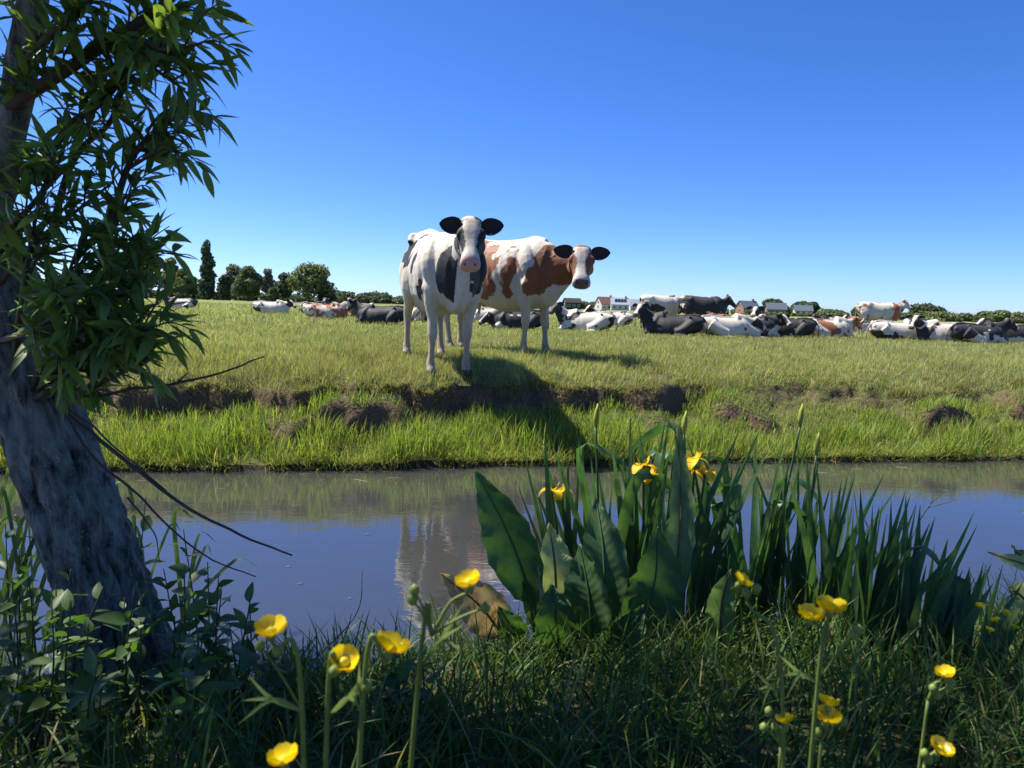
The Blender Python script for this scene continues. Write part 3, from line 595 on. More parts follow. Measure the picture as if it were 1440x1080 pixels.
HERD = [  # px of middle, py of feet or belly, yaw (0 walks to the right of the picture, -90 towards us), pose, coat, seed, head turn, head height offset, label
 (256, 434, 200, 'lie', 'pied', 1, -20, 0, 'black and white cow lying behind the willow leaves'),
 (380, 441, 8, 'lie', 'white', 3, -30, -.16, 'white cow lying out on its own with its head held low'),
 (456, 448, 10, 'lie', 'roan', 5, -55, .02, 'cream and ginger cow lying with its head raised, nearest to the big round tree'),
 (440, 441, 60, 'lie', 'black', 7, 0, .02, 'black cow whose head shows behind the cream lying cow'),
 (492, 445, -60, 'lie', 'brown', 9, 0, -.1, 'small brown cow lying behind the cream cow'),
 (538, 455.5, 176, 'lie', 'black', 10, -25, -.05, 'black cow lying just left of the black and white cow\'s hind leg'),
 (592, 453, 120, 'lie', 'pied', 12, 30, .05, 'black and white cow lying between the legs of the standing black and white cow'),
 (688, 452, 185, 'lie', 'pied', 13, 0, -.12, 'black cow with white spot lying left under the red cow\'s belly'),
 (705, 458, -80, 'lie', 'red', 14, 10, -.25, 'tan cow seen end on under the red cow\'s belly'),
 (727, 453, 172, 'lie', 'black', 16, 0, -.2, 'black cow lying right under the red cow\'s belly'),
 (730, 463, 186, 'lie', 'black', 18, 10, -.35, 'dark cow lying flat beside the red cow\'s front leg'),
 (826, 466, 168, 'lie', 'white', 21, 65, .03, 'white cow with black head lying right of the red cow\'s forelegs'),
 (862, 459, 170, 'lie', 'pied', 22, 40, .0, 'black and white cow lying behind the white one near the red cow'),
 (928, 462, 4, 'stand', 'pied', 23, 0, -.6, 'spotted cow standing and grazing behind the big black one'),
 (985, 464.5, -8, 'stand', 'black', 25, 10, -.12, 'big black cow standing among the lying herd'),
 (948, 472, 165, 'lie', 'black', 27, 65, .05, 'black cow lying and looking at us in front of the standing pair'),
 (990, 470, 40, 'lie', 'brown', 29, 0, -.2, 'brown cow lying below the big black standing cow'),
 (1018, 473.5, 10, 'lie', 'white', 30, -20, -.25, 'white cow with a grey flank lying right of the brown one'),
 (1056, 474, 20, 'lie', 'pied', 32, -80, -.15, 'pale cow lying close against the black cow with white blaze'),
 (1106, 474.5, 168, 'lie', 'black', 36, 70, .08, 'black cow with white blaze lying and looking at us'),
 (1168, 460, 175, 'lie', 'black', 37, 20, -.05, 'black cow far back left of the standing ginger spotted cow'),
 (1160, 475, 5, 'lie', 'red', 40, 20, -.15, 'white and ginger cow lying left of the standing spotted cow'),
 (1232, 470, -4, 'stand', 'roan', 41, -35, -.02, 'cream and ginger spotted cow standing side on'),
 (1212, 467, 200, 'lie', 'pied', 43, 0, -.1, 'dark cow lying behind the legs of the standing spotted cow'),
 (1258, 478, 6, 'lie', 'white', 45, 10, -.22, 'white cow lying in front of the standing spotted cow'),
 (1330, 481, 176, 'lie', 'pied', 46, 35, -.06, 'black cow with white face lying left of two black cows'),
 (1372, 483, 8, 'lie', 'black', 48, -15, -.06, 'black cow lying between two others near the picture\'s right edge'),
 (1426, 483, 172, 'lie', 'black', 52, 20, -.08, 'black cow lying cut off by the picture\'s right edge'),
]
for (px, py, yaw, pose, kind, seed, turn, dh, label) in HERD:
    g = on_plane(px, py, .60); z = float(gz(g[0], g[1])); Y = R(yaw)
    poll = (1.02, .18 * math.sin(R(turn)), (1.52 if pose == 'stand' else .90) + dh)
    make_cow('cow', label, (g[0], g[1], z - (.03 if pose == 'stand' else .05)), Y, pose, poll=poll, face=R(turn), hpitch=38 + rng.uniform(-6, 10), coat=herd_coat(kind, seed), vox=.026, smooth=3, fine=False,
             feet=[(float(rng.uniform(-.1, .1)), 0) for _ in range(4)], tail=1 if seed % 2 else -1, group='cows of the herd in the field', ear_col=BLACK if kind in ('black', 'pied', 'white') else BROWN * .5)
# ------------------------------------------------------------------ trees, hedges and houses on the skyline
FAR_LEAF = leaf_mat('far_foliage', trans=.38, rough=.6, spec=.2, tint=(1.15, 1.2, .6))
BARK_FAR = plain_mat('far_bark', (.10, .08, .06), .9, (.06, .05, .04))
def crown_faces(lobes, n, size, base, seed, var=.25):
    """Leaf clumps spread through lobes (cx,cy,cz,rx,ry,rz): triangles pairs with random tilt."""
    r = np.random.default_rng(seed); w = np.array([l[3] * l[4] * l[5] for l in lobes]) ** .75; idx = r.choice(len(lobes), n, p=w / w.sum()); Lb = np.array(lobes)[idx]
    d = unit(r.normal(size=(n, 3))); rad = r.uniform(.45, 1.0, n) ** .5; rad *= 1 + .16 * fbm3(d * 3 + idx[:, None] * 5.1, seed, 3) * 1.6
    C = Lb[:, :3] + d * Lb[:, 3:] * rad[:, None]
    keep = noise3(C / (Lb[:, 3:].mean(1, keepdims=True) * .32) + seed, seed + 5) > -.55; C = C[keep]; d = d[keep]; n = len(C)
    nrm = unit(d + r.normal(size=(n, 3)) * .8); a = unit(np.cross(nrm, r.normal(size=(n, 3)))); b = np.cross(nrm, a); s = size * r.uniform(.5, 1.3, n)[:, None]
    q = [C - a * s - b * s * .5, C + a * s * .3 - b * s, C + a * s + b * s * .5, C - a * s * .4 + b * s]
    V = np.stack(q, 1).reshape(-1, 3); F = np.arange(n * 4).reshape(-1, 4)
    c = np.asarray(base) * (1 + r.normal(0, var, (n, 1))) * (1 + r.normal(0, .06, (n, 3))); return V, F, np.repeat(np.clip(c, .008, .5), 4, 0)
def far_tree(px, base_py, top_py, wpx, D, kind, tone, label, seed, group='trees on the skyline', n=2600):
    g = at(px, base_py, D); z0 = float(gz(g[0], g[1])); g = np.array((g[0], g[1], z0)); H = float(at(px, top_py, D)[2] - z0); W = wpx / FPX * D
    root = thing('poplar_tree' if kind == 'poplar' else 'field_tree', label, 'tree', g, group); r = np.random.default_rng(seed)
    th = H * {'poplar': .06, 'round': .12, 'loose': .22, 'bush': .04}[kind]; tr = H * .022 + .06
    parts = [tube(spline([(0, 0, -.2), (r.normal() * .1, 0, th), (r.normal() * .3, 0, H * .72)], 10), np.linspace(tr, tr * .25, 10), 8, (1, 0, 0))]
    for k in range(7):
        a = r.uniform(0, 6.28); z = r.uniform(th * .8, H * .6); e = np.array((math.cos(a), math.sin(a), .9)) * W * r.uniform(.22, .36); parts.append(tube(spline([(0, 0, z), np.array((0, 0, z)) + e * (.5, .5, .4), np.array((0, 0, z)) + e], 6), np.linspace(tr * .45, tr * .1, 6), 6))
    V, F = join(parts); build('trunk', V, F, BARK_FAR, parent=root)
    lob = []
    if kind == 'poplar':
        for k in range(9): t = k / 8; lob.append((r.normal() * W * .05, r.normal() * W * .05, th + (H - th) * (.06 + .88 * t), W * .5 * (1 - .75 * max(0, t - .25)), W * .45 * (1 - .7 * max(0, t - .25)), H * .10))
    else:
        m_ = {'round': 11, 'loose': 12, 'bush': 9}[kind]
        for k in range(m_):
            a = r.uniform(0, 6.28); t = r.uniform(0, 1); q = r.uniform(.1, .30) * W * (1 - .5 * t * t); rr = W * r.uniform(.18, .29) * (1 - .25 * t) * (.72 if kind == 'loose' else 1)
            zc = th + (H - th) * (.18 + .62 * t); lob.append((q * math.cos(a) * 1.15, q * math.sin(a), min(zc, H - rr * .75), rr, rr, rr * .8))
        lob.append((r.normal() * W * .05, 0, H - W * .16, W * .22, W * .22, W * .16)); lob.append((0, 0, th + (H - th) * .4, W * .36, W * .36, (H - th) * .36))
    s = max(.16, D * .0016); V, F, c = crown_faces(lob, n if kind != 'loose' else int(n * .45), s, tone, seed); build('crown', V, F, FAR_LEAF, parent=root, col=c, smooth=False)
    return root
DG = (.085, .120, .068); MG = (.125, .165, .080); LG = (.175, .210, .095); YG = (.21, .22, .11); GG = (.17, .175, .13)
TREES = [(292, 419, 341, 24, 190, 'poplar', DG, 'tall narrow dark poplar', 1), (262, 419, 377, 40, 200, 'round', MG, 'dark rounded tree just left of the poplar', 2), (240, 419, 362, 34, 215, 'round', YG, 'yellowish tree behind the willow leaves', 3),
 (206, 419, 345, 60, 190, 'round', MG, 'broad tree half hidden by willow leaves', 31),
 (315, 420, 386, 26, 185, 'bush', DG, 'low dark bush at the foot of the poplar', 4), (349, 423, 374, 50, 180, 'round', MG, 'round green tree right of the poplar', 5), (330, 420, 371, 42, 230, 'loose', GG, 'thin greyish tree behind the round one right of the poplar', 6),
 (376, 422, 378, 26, 215, 'loose', GG, 'slender open tree between the two round trees', 7), (400, 423, 384, 34, 185, 'round', DG, 'dark tree against the left of the biggest round tree', 8), (435, 426, 369, 74, 170, 'round', LG, 'biggest round tree, pale green, at the right end of the left row', 9),
 (385, 423, 404, 20, 170, 'bush', MG, 'small bush before the gap in the tree row', 10), (458, 426, 400, 26, 172, 'bush', DG, 'dark bush under the right side of the biggest round tree', 11),
 (1088, 448, 421, 40, 440, 'round', DG, 'dark round tree rising behind the blue roofs', 12), (1125, 449, 424, 32, 450, 'round', MG, 'left of two round trees behind the blue roofs', 13), (1141, 449, 425, 30, 455, 'round', DG, 'right of two round trees behind the blue roofs', 14),
 (1043, 447, 428, 9, 380, 'poplar', DG, 'small pointed conifer left of the houses', 15), (1062, 447, 434, 26, 250, 'bush', LG, 'pale bush before the left blue roof', 16), (1165, 450, 436, 46, 240, 'bush', LG, 'wide pale bush left of the standing spotted cow', 17),
 (1300, 452, 428, 56, 230, 'round', DG, 'dark broad tree behind the standing spotted cow\'s head', 18), (1318, 455, 439, 66, 180, 'bush', LG, 'wide pale willow bush right of the spotted cow', 19), (1275, 452, 440, 40, 200, 'bush', MG, 'green bush behind the spotted cow\'s head', 20),
 (1385, 456, 438, 40, 190, 'bush', MG, 'green bush above the black cows at the right', 21), (1408, 457, 437, 34, 185, 'round', LG, 'pale round tree near the right edge', 22), (1436, 458, 440, 34, 180, 'bush', YG, 'yellow green bush at the right edge', 23), (1355, 455, 441, 34, 210, 'bush', MG, 'low bush between the pale willow and the right trees', 24),
 (818, 442, 424, 26, 440, 'round', MG, 'small green tree right of the red cow\'s muzzle', 25), (838, 442, 426, 24, 440, 'round', MG, 'second small tree right of the red cow\'s muzzle', 26), (856, 442, 424, 24, 450, 'round', LG, 'small pale tree left of the white gabled house', 27), (890, 443, 427, 28, 460, 'round', MG, 'small tree right of the white gabled house', 28), (1205, 451, 432, 22, 230, 'round', MG, 'green tree behind the standing spotted cow\'s rump', 29)]
for a in TREES: far_tree(*a, n=6500 if a[3] > 45 else 3600)
def treeline(label, px0, px1, py0, py1, tops, D, tone, seed, n):
    r = np.random.default_rng(seed); lob = []; k = int((px1 - px0) / 7)
    for i in range(k):
        px = px0 + (px1 - px0) * (i + r.random()) / k; base = py0 + (py1 - py0) * (px - px0) / (px1 - px0); Dd = D * r.uniform(.96, 1.06); g = at(px, base, Dd); h = at(px, base - tops * r.uniform(.6, 1.15), Dd)[2] - .6; w = h * r.uniform(.7, 1.3)
        lob.append((g[0], g[1], .6 + h * .5, w, w, h * .55))
    V, F, c = crown_faces(lob, n, D * .0018, tone, seed, .3); build('treeline', V, F, FAR_LEAF, col=c, smooth=False, kind='stuff', label=label)
treeline('distant blue green wood along the left horizon', 455, 720, 425, 433, 14, 320, (.11, .145, .10), 51, 12000)
treeline('distant hedge before the far houses', 780, 1180, 437, 447, 11, 480, (.12, .155, .09), 52, 14000)
treeline('low hedge and scrub along the right horizon', 1010, 1500, 447, 459, 10, 240, (.15, .185, .09), 53, 16000)
treeline('dark low hedge under the left trees', -80, 480, 411, 425, 9, 210, (.10, .135, .075), 54, 12000)
# houses
WALLW = plain_mat('white_render', (.62, .60, .56), .8); BRICKF = plain_mat('far_brick', (.28, .16, .11), .85); ROOFB = plain_mat('blue_grey_roof', (.10, .125, .16), .55); ROOFR = plain_mat('red_tile_roof', (.24, .12, .09), .8); ROOFG = plain_mat('pale_metal_roof', (.36, .40, .45), .5)
GLASSF = plain_mat('dark_glass', (.03, .04, .05), .15, spec=.6); SOLAR = plain_mat('solar_panel', (.02, .03, .06), .2, spec=.6); DARKW = plain_mat('dark_boarding', (.035, .035, .035), .8); TRIM = plain_mat('white_trim', (.7, .7, .68), .6)
def house(px, py, D, w, d, hw, hr, yaw, wall, roof, label, solar=False, chim=True, name='house'):
    g = at(px, py, D); g = np.array((g[0], g[1], float(gz(g[0], g[1])))); root = thing(name, label, 'house' if name == 'house' else 'barn', g, 'buildings on the skyline'); root.rotation_euler = (0, 0, R(yaw))
    B = lambda *a: boxmesh(*a)
    V = np.array([(x, y, z) for x in (-w / 2, w / 2) for (y, z) in ((-d / 2, -.3), (d / 2, -.3), (d / 2, hw), (0, hw + hr), (-d / 2, hw))], float)
    build('wall', V, [(4, 3, 2, 1, 0), (5, 6, 7, 8, 9), (0, 1, 6, 5), (1, 2, 7, 6), (2, 3, 8, 7), (3, 4, 9, 8), (4, 0, 5, 9)], wall, parent=root, smooth=False)
    o = .4; P = []
    for s in (-1, 1):
        y1 = s * (d / 2 + o); z1 = hw - o * hr / (d / 2); t = .22
        V = np.array([(x, y, z) for x in (-w / 2 - o, w / 2 + o) for (y, z) in ((0, hw + hr + .05), (y1, z1 + .05), (y1, z1 + .05 + t), (0, hw + hr + .05 + t))], float); P.append((V, [(0, 1, 2, 3), (7, 6, 5, 4), (0, 4, 5, 1), (1, 5, 6, 2), (2, 6, 7, 3), (3, 7, 4, 0)]))
    V, F = join(P); rf = build('roof', V, F, roof, parent=root, smooth=False)
    if chim: V, F = B(w * .28, w * .28 + .8, -.4, .4, hw + hr * .6, hw + hr + 1.1); build('chimney', V, F, BRICKF, parent=rf, smooth=False)
    if solar:
        for i in range(4):
            x = -w * .3 + i * w * .17; V = []
            for t in (.25, .75):
                for xx in (x, x + w * .15): V.append((xx, -(d / 2) * t, hw + hr * (1 - t) + .33))
            V2 = [(a, b, c + .06) for a, b, c in V]; build('solar_panel', np.array(V + V2), [(0, 1, 3, 2), (4, 6, 7, 5), (0, 4, 5, 1), (1, 5, 7, 3), (3, 7, 6, 2), (2, 6, 4, 0)], SOLAR, parent=rf, smooth=False)
    for i in range(3):
        x = -w * .32 + i * w * .32
        V, F = B(x - .6, x + .6, -d / 2 - .05, -d / 2 + .05, .9, 2.1); wi = build('window', V, F, TRIM, parent=root, smooth=False)
        V, F = B(x - .5, x + .5, -d / 2 - .08, -d / 2 - .03, 1.0, 2.0); build('pane', V, F, GLASSF, parent=wi, smooth=False)
    for zz in (1.0, hw + .3):
        V, F = B(-w / 2 - .06, -w / 2 + .05, -.6, .6, zz, zz + 1.3); wi = build('window', V, F, TRIM, parent=root, smooth=False); V, F = B(-w / 2 - .09, -w / 2 - .04, -.5, .5, zz + .1, zz + 1.2); build('pane', V, F, GLASSF, parent=wi, smooth=False)
house(804, 439, 300, 6, 6, 2.6, 1.6, 10, DARKW, DARKW, 'dark boarded shed just right of the red cow', chim=False, name='barn')
house(851, 441, 400, 9, 7, 3, 3.6, 25, WALLW, ROOFR, 'white gabled house with red roof in the middle distance')
house(871, 441, 390, 9, 7, 3, 3.2, -4, WALLW, ROOFG, 'house with dark solar panels on its pale roof', solar=True)
house(897, 442, 420, 11, 7, 2.6, 3.4, 8, WALLW, ROOFG, 'pale roofed house left of the standing cows')
house(1050, 447, 330, 7.5, 7, 2.8, 2.8, 14, BRICKF, ROOFB, 'brick house with blue grey roof, leftmost of three', chim=True)
house(1090, 448, 350, 8.5, 7, 2.6, 2.8, -10, BRICKF, ROOFB, 'low house with blue grey roof, middle one of three', chim=False)
house(1128, 449, 365, 8, 7, 2.3, 2.5, -12, WALLW, ROOFB, 'low house with blue grey roof, right one of three', chim=False)
house(1370, 456, 260, 15, 8, 1.3, 1.3, 3, WALLW, ROOFG, 'low shed with bluish roof behind the black cows', chim=False, name='barn')
g = at(1021, 447, 330); V, F = tube(np.array([(g[0], g[1], .6), (g[0], g[1], 5), (g[0], g[1], 9.3)]), [.22, .18, .10], 8, (1, 0, 0)); V2, F2 = boxmesh(g[0] - .45, g[0] + .45, g[1] - .3, g[1] + .3, 7.6, 9.0); V, F = join([(V, F), (V2, F2)])
build('mast', V, F, plain_mat('mast_metal', (.18, .18, .2), .5), label='thin grey mast above the big black cow\'s back', cat='mast')
# ------------------------------------------------------------------ willow at the left, its boughs reaching over the near bank
m, nt, N, L = new_mat('willow_bark'); tc = N('TexCoord'); mp = N('Mapping'); mp.inputs['Scale'].default_value = (1, 1, .22); L(tc.outputs['Object'], mp.inputs[0])
f1 = _noise(nt, 26, 6, vec=mp.outputs[0], rough=.7); f2 = _noise(nt, 7, 5); f3 = _noise(nt, 90, 3)
c = _ramp(nt, f1, [(.38, (.016, .014, .012)), (.5, (.13, .122, .10)), (.68, (.30, .295, .25))]); c = _mix(nt, _ramp(nt, f2, [(.5, (0, 0, 0)), (.64, (.75, .75, .75))]), c, (.20, .215, .165)); c = _mix(nt, _ramp(nt, f3, [(.62, (0, 0, 0)), (.70, (.6, .6, .6))]), c, (.40, .40, .33))
p = N('BsdfPrincipled'); L(c, p.inputs['Base Color']); p.inputs['Roughness'].default_value = .85; b = N('Bump'); b.inputs['Strength'].default_value = .9; b.inputs['Distance'].default_value = .018; L(f1, b.inputs['Height']); L(b.outputs[0], p.inputs['Normal'])
o_ = N('OutputMaterial'); L(p.outputs[0], o_.inputs[0]); BARK = m
TWIG = plain_mat('twig_bark', (.10, .062, .045), .7, (.05, .036, .028), 40)
WILLOW_LEAF = leaf_mat('willow_leaf', (.09, .155, .05), (.16, .23, .075), trans=.5, rough=.42, spec=.5, tint=(1.35, 1.5, .4))
WILLOW_MASS = leaf_mat('willow_leaf_mass', trans=.42, rough=.42, spec=.5, tint=(1.35, 1.5, .4))
def lance(n=6, bend=.25, fold=.25, wmax=.5):
    """Unit leaf along +X, width shape of a willow leaf, folded along the midrib."""
    V = []; F = []
    for i in range(n + 1):
        t = i / n; w = wmax * (math.sin(math.pi * t ** .8) ** .9 if 0 < t < 1 else .02) * .22; z = -bend * t * t
        V += [(t, -w, z + fold * w), (t, 0, z), (t, w, z + fold * w)]
    for i in range(n):
        a = 3 * i; F += [(a, a + 1, a + 4, a + 3), (a + 1, a + 2, a + 5, a + 4)]
    return np.array(V), F
LEAF_SHAPES = [lance(6, .10, .5, .45), lance(6, .24, .3, .50), lance(6, .36, .4, .43), lance(6, -.06, .35, .54)]
LEAF_ME = []
for i, (V, F) in enumerate(LEAF_SHAPES):
    me = bpy.data.meshes.new('willow_leaf'); me.from_pydata(V.tolist(), [], F); me.update(); me.polygons.foreach_set('use_smooth', np.ones(len(me.polygons), bool)); me.materials.append(WILLOW_LEAF); LEAF_ME.append(me)
def leaves_on(path, n, length, r, spread=.75, t0=.1, droop=.25):
    """Leaf frames (origin, x axis, normal, length) alternating along a twig."""
    out = []; path = np.asarray(path); T = unit(np.gradient(path, axis=0)); m = len(path)
    for k in range(n):
        t = t0 + (1 - t0) * (k + r.uniform(.2, .8)) / n; i = min(m - 1, int(t * (m - 1))); ang = k * 2.4 + r.normal() * .4
        tg = T[i]; a = unit(np.cross(tg, (0.2, .3, 1.0))); b = np.cross(tg, a); side = a * math.cos(ang) + b * math.sin(ang)
        x = unit(tg * r.uniform(.5, 1.0) + side * spread * r.uniform(.6, 1.2) + np.array((0, 0, -droop * r.uniform(0, 1)))); nrm = unit(np.cross(x, np.cross(np.array((0, 0, 1.)) + r.normal(size=3) * .45, x)))
        out.append((path[i], x, nrm, length * r.uniform(.6, 1.15) * (1 - .35 * max(0, t - .8) / .2)))
    return out
def frame_mats(fr):
    x, z = fr[1], fr[2]; y = np.cross(z, x); s = fr[3]
    return Matrix(((x[0] * s, y[0] * s, z[0] * s, fr[0][0]), (x[1] * s, y[1] * s, z[1] * s, fr[0][1]), (x[2] * s, y[2] * s, z[2] * s, fr[0][2]), (0, 0, 0, 1)))
def leaf_mass(name, frames, parent, org, tone, r, mat, label=None, kind='stuff', shapes=LEAF_SHAPES):
    n = len(frames); O = np.array([f[0] for f in frames]); X = np.array([f[1] for f in frames]); Zn = np.array([f[2] for f in frames]); Yn = np.cross(Zn, X); S = np.array([f[3] for f in frames]); Vs = []; Fs = []; Cs = []; off = 0; pick = r.integers(0, len(shapes), n)
    tones_ = np.asarray(tone) * (1 + r.normal(0, .25, (n, 1))) * (1 + r.normal(0, .07, (n, 3)))
    for q, (V, F) in enumerate(shapes):
        k = np.where(pick == q)[0]
        if not len(k): continue
        W = O[k, None] + S[k, None, None] * (V[None, :, :1] * X[k, None] + V[None, :, 1:2] * Yn[k, None] + V[None, :, 2:] * Zn[k, None]); m_ = len(V); Vs.append(W.reshape(-1, 3)); Fs.append((np.array(F)[None] + (np.arange(len(k)) * m_)[:, None, None] + off).reshape(-1, 4)); Cs.append(np.repeat(tones_[k], m_, 0)); off += m_ * len(k)
    return build(name, np.vstack(Vs), np.vstack(Fs), mat, parent=parent, org=org, col=np.clip(np.vstack(Cs), .01, .5), kind=kind, label=label)
def rough_trunk(path, rad, k, seed, ridge=.10):
    path = np.asarray(path); V, F = tube(path, rad, k, (0, 1, 0)); n = len(path); C = np.repeat(path, k, 0); d = V - C; ang = np.tile(np.arange(k) / k * 2 * math.pi, n); L_ = np.repeat(np.arange(n) / n, k)
    q = np.stack([np.cos(ang) * 3.4, np.sin(ang) * 3.4, L_ * 7], 1); crk = lambda s_, k_, w_: np.exp(-(fbm3(np.stack([np.cos(ang) * s_, np.sin(ang) * s_, L_ * k_], 1), seed + int(s_ * 10), 2) / w_) ** 2)
    f = 1 - ridge * .75 * crk(1.3, 4, .07) - ridge * .45 * crk(3.2, 16, .09) - ridge * .25 * crk(6, 34, .12) + ridge * (1 - 2 * np.abs(fbm3(q * 1.5, seed, 3))) + .09 * fbm3(q * .6, seed + 2, 2) + .04 * fbm3(q * (4, 4, 12), seed + 9, 2)
    return C + d * f[:, None], F
GAPS = np.array([(-.16, .60, 1.08, .42), (.33, .74, 1.02, .42), (-.22, 2.38, .35, .34), (.45, 2.7, .7, .36), (.95, 2.7, .7, .42), (1.5, 2.6, .6, .40), (.2, 2.0, .4, .28), (.75, 1.9, .4, .25), (-.3, 1.7, .4, .2), (-1.1, 1.95, 1.75, .42), (-.85, 2.0, 2.1, .4), (-1.2, 2.0, 1.3, .3)])
def willow():
    r = np.random.default_rng(5); base = at(165, 905, 2.20); base[2] = float(gz(base[0], base[1])) - .03
    root = thing('willow_tree', 'leaning grey barked willow at the left with long narrow leaves', 'tree', base); org = base
    W = lambda lst, n=24: spline([at(a, b_, c_) for a, b_, c_ in lst], n)
    tp = np.vstack([[base + (.05, 0, -.06)], [at(a, b_, c_) for a, b_, c_ in ((150, 850, 2.20), (113, 735, 2.20), (62, 600, 2.21), (10, 440, 2.22), (-52, 270, 2.25), (-90, 60, 2.3), (-80, -200, 2.4), (-40, -520, 2.6))]])
    tpath = spline(tp, 210); rr = np.interp(np.linspace(0, 1, 210), [0, .06, .16, .35, .6, .8, 1], [.185, .140, .116, .108, .095, .075, .04])
    V, F = rough_trunk(tpath, rr, 130, 3, .17); build('trunk', V, F, BARK, parent=root, org=org)
    boughs = [ # path pixels with depth, radius from, radius to, leafy twigs, length factor
      ([(-75, 520, 2.3), (-20, 330, 2.15), (12, 190, 2.05), (33, 80, 2.0), (52, -40, 1.95), (70, -260, 1.95)], .050, .030, 10, 1),
      ([(-40, 190, 2.1), (21, 145, 2.0), (93, 98, 1.95), (155, 57, 1.92), (238, 0, 1.9), (330, -90, 1.9)], .020, .008, 22, 1),
      ([(-40, 275, 2.2), (0, 267, 2.15), (47, 249, 2.1), (93, 181, 2.05), (140, 145, 2.05), (181, 98, 2.0), (207, 62, 2.0), (225, 20, 2.0)], .014, .005, 20, 1),
      ([(70, 330, 2.1), (104, 223, 2.1), (155, 171, 2.05), (171, 119, 2.05), (205, 67, 2.0)], .010, .004, 12, 1),
      ([(60, 560, 2.2), (93, 513, 2.15), (119, 456, 2.1), (137, 399, 2.05), (155, 321, 2.0), (179, 238, 2.0), (207, 197, 1.98), (264, 150, 1.95)], .018, .004, 26, 1),
      ([(0, 400, 2.15), (23, 373, 2.1), (78, 321, 2.05), (155, 259, 2.0)], .010, .003, 12, 1),
      ([(35, 570, 2.15), (80, 540, 2.05), (130, 480, 1.95), (180, 432, 1.9), (203, 398, 1.88)], .012, .003, 18, 1),
      ([(40, 560, 2.15), (75, 470, 2.0), (95, 400, 1.95), (110, 350, 1.92)], .010, .003, 13, 1),
      ([(20, 520, 2.15), (30, 430, 2.0), (40, 360, 1.95), (50, 300, 1.95)], .010, .003, 11, 1),
      ([(60, 575, 2.2), (120, 548, 2.05), (175, 522, 1.95), (212, 500, 1.9)], .010, .003, 13, 1),
      ([(50, 565, 2.2), (105, 520, 2.0), (150, 500, 1.9), (190, 470, 1.82), (215, 462, 1.8)], .010, .003, 13, 1.15),
      ([(45, 560, 2.2), (90, 500, 1.9), (130, 440, 1.85), (160, 400, 1.8)], .010, .003, 12, 1.15),
      ([(-10, 480, 2.2), (30, 470, 1.95), (70, 450, 1.85), (100, 430, 1.8)], .010, .003, 11, 1.1),
      ([(-30, 330, 2.2), (20, 310, 1.95), (60, 270, 1.9), (90, 240, 1.85)], .010, .003, 11, 1),
      ([(10, 120, 2.05), (60, 60, 1.9), (110, 20, 1.85), (150, -40, 1.8)], .012, .005, 12, 1),
      ([(120, 80, 1.95), (180, 60, 1.85), (240, 70, 1.8), (285, 60, 1.8)], .007, .003, 9, 1),
      ([(155, 57, 1.92), (215, 95, 1.85), (262, 125, 1.85)], .006, .003, 7, 1),
      ([(179, 238, 2.0), (220, 215, 1.95), (255, 212, 1.92)], .005, .002, 5, 1),
      ([(150, 340, 2.0), (175, 290, 1.95), (190, 250, 1.95)], .005, .002, 4, .9),
      ([(137, 410, 2.05), (180, 385, 1.95), (208, 352, 1.9)], .006, .002, 8, 1.1),
    ]
    fr = []
    for (pts, r0, r1, nt_, lf) in boughs:
        P = W(pts, 34); V, F = tube(P + fbm3(P * 9, 7, 2)[:, None] * .006, np.linspace(r0, r1, 34), 9, (0, 1, .2)); build('branch', V, F, BARK if r0 > .03 else TWIG, parent=root, org=org)
        T = unit(np.gradient(P, axis=0)); tw = []
        for k in range(int(nt_ * .98)):
            t = .22 + .78 * (k + r.uniform(.1, .9)) / nt_; i = min(33, int(t * 33)); a = unit(np.cross(T[i], r.normal(size=3))); d = unit(T[i] * r.uniform(.6, 1.3) + a * .8 + np.array((0.1, 0, .35))); l = r.uniform(.07, .17) * lf
            q = spline([P[i], P[i] + d * l * .5 + (0, 0, .01), P[i] + d * l + np.array((0, 0, -.02))], 8); tw.append(tube(q, np.linspace(.0028, .0012, 8), 5)); fr += leaves_on(q, int(r.integers(7, 12)), .098 * lf, r, .8, .12, .5)
        V, F = join(tw); build('twig', V, F, TWIG, parent=root, org=org, kind='stuff')
    # bare shoots hanging over the water
    for pts, r0 in (([(70, 560, 2.12), (95, 583, 2.1), (180, 650, 2.0), (265, 715, 1.95), (340, 752, 1.92), (412, 779, 1.9)], .0075), ([(75, 560, 2.1), (130, 640, 2.0), (200, 700, 1.98), (270, 770, 1.95), (360, 813, 1.92)], .005), ([(110, 560, 2.05), (150, 553, 2.0), (249, 537, 1.95), (310, 524, 1.93), (371, 503, 1.92)], .0055),
                    ([(95, 575, 2.1), (130, 600, 2.05), (175, 640, 2.0), (235, 690, 1.97)], .004), ([(249, 537, 1.95), (265, 522, 1.94)], .003), ([(180, 700, 2.0), (215, 745, 1.98), (225, 790, 1.98)], .003)):
        P = W(pts, 26); V, F = tube(P + np.stack([fbm3(P * 14, 8 + k, 2) for k in range(3)], 1) * .007, np.linspace(r0, r0 * .3, 26), 7, (0, 1, .2)); build('bare_shoot', V, F, TWIG, parent=root, org=org)
    vis = np.array([project(f[0] + f[1] * f[3] * .5) for f in fr]); L_ = np.array([f[3] for f in fr]) / vis[:, 2]; inside = (vis[:, 0] > 0) & (vis[:, 0] < 1440) & (vis[:, 1] > 0) & (vis[:, 1] < 1080)
    facing = np.array([abs(np.dot(f[2], unit(f[0] - CAM))) + .2 for f in fr]); order = np.argsort(-(L_ * facing * inside - vis[:, 2] * .01)); top = order[:300]; rest = order[300:]
    for i in top: place('leaf', LEAF_ME[int(r.integers(0, 4))], root, frame_mats(fr[i]), org)
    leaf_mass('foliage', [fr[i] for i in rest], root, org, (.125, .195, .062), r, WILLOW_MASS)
    # the crown above and beside the frame: boughs over the near bank that throw its shade
    fr2 = []; br = []; n = 0
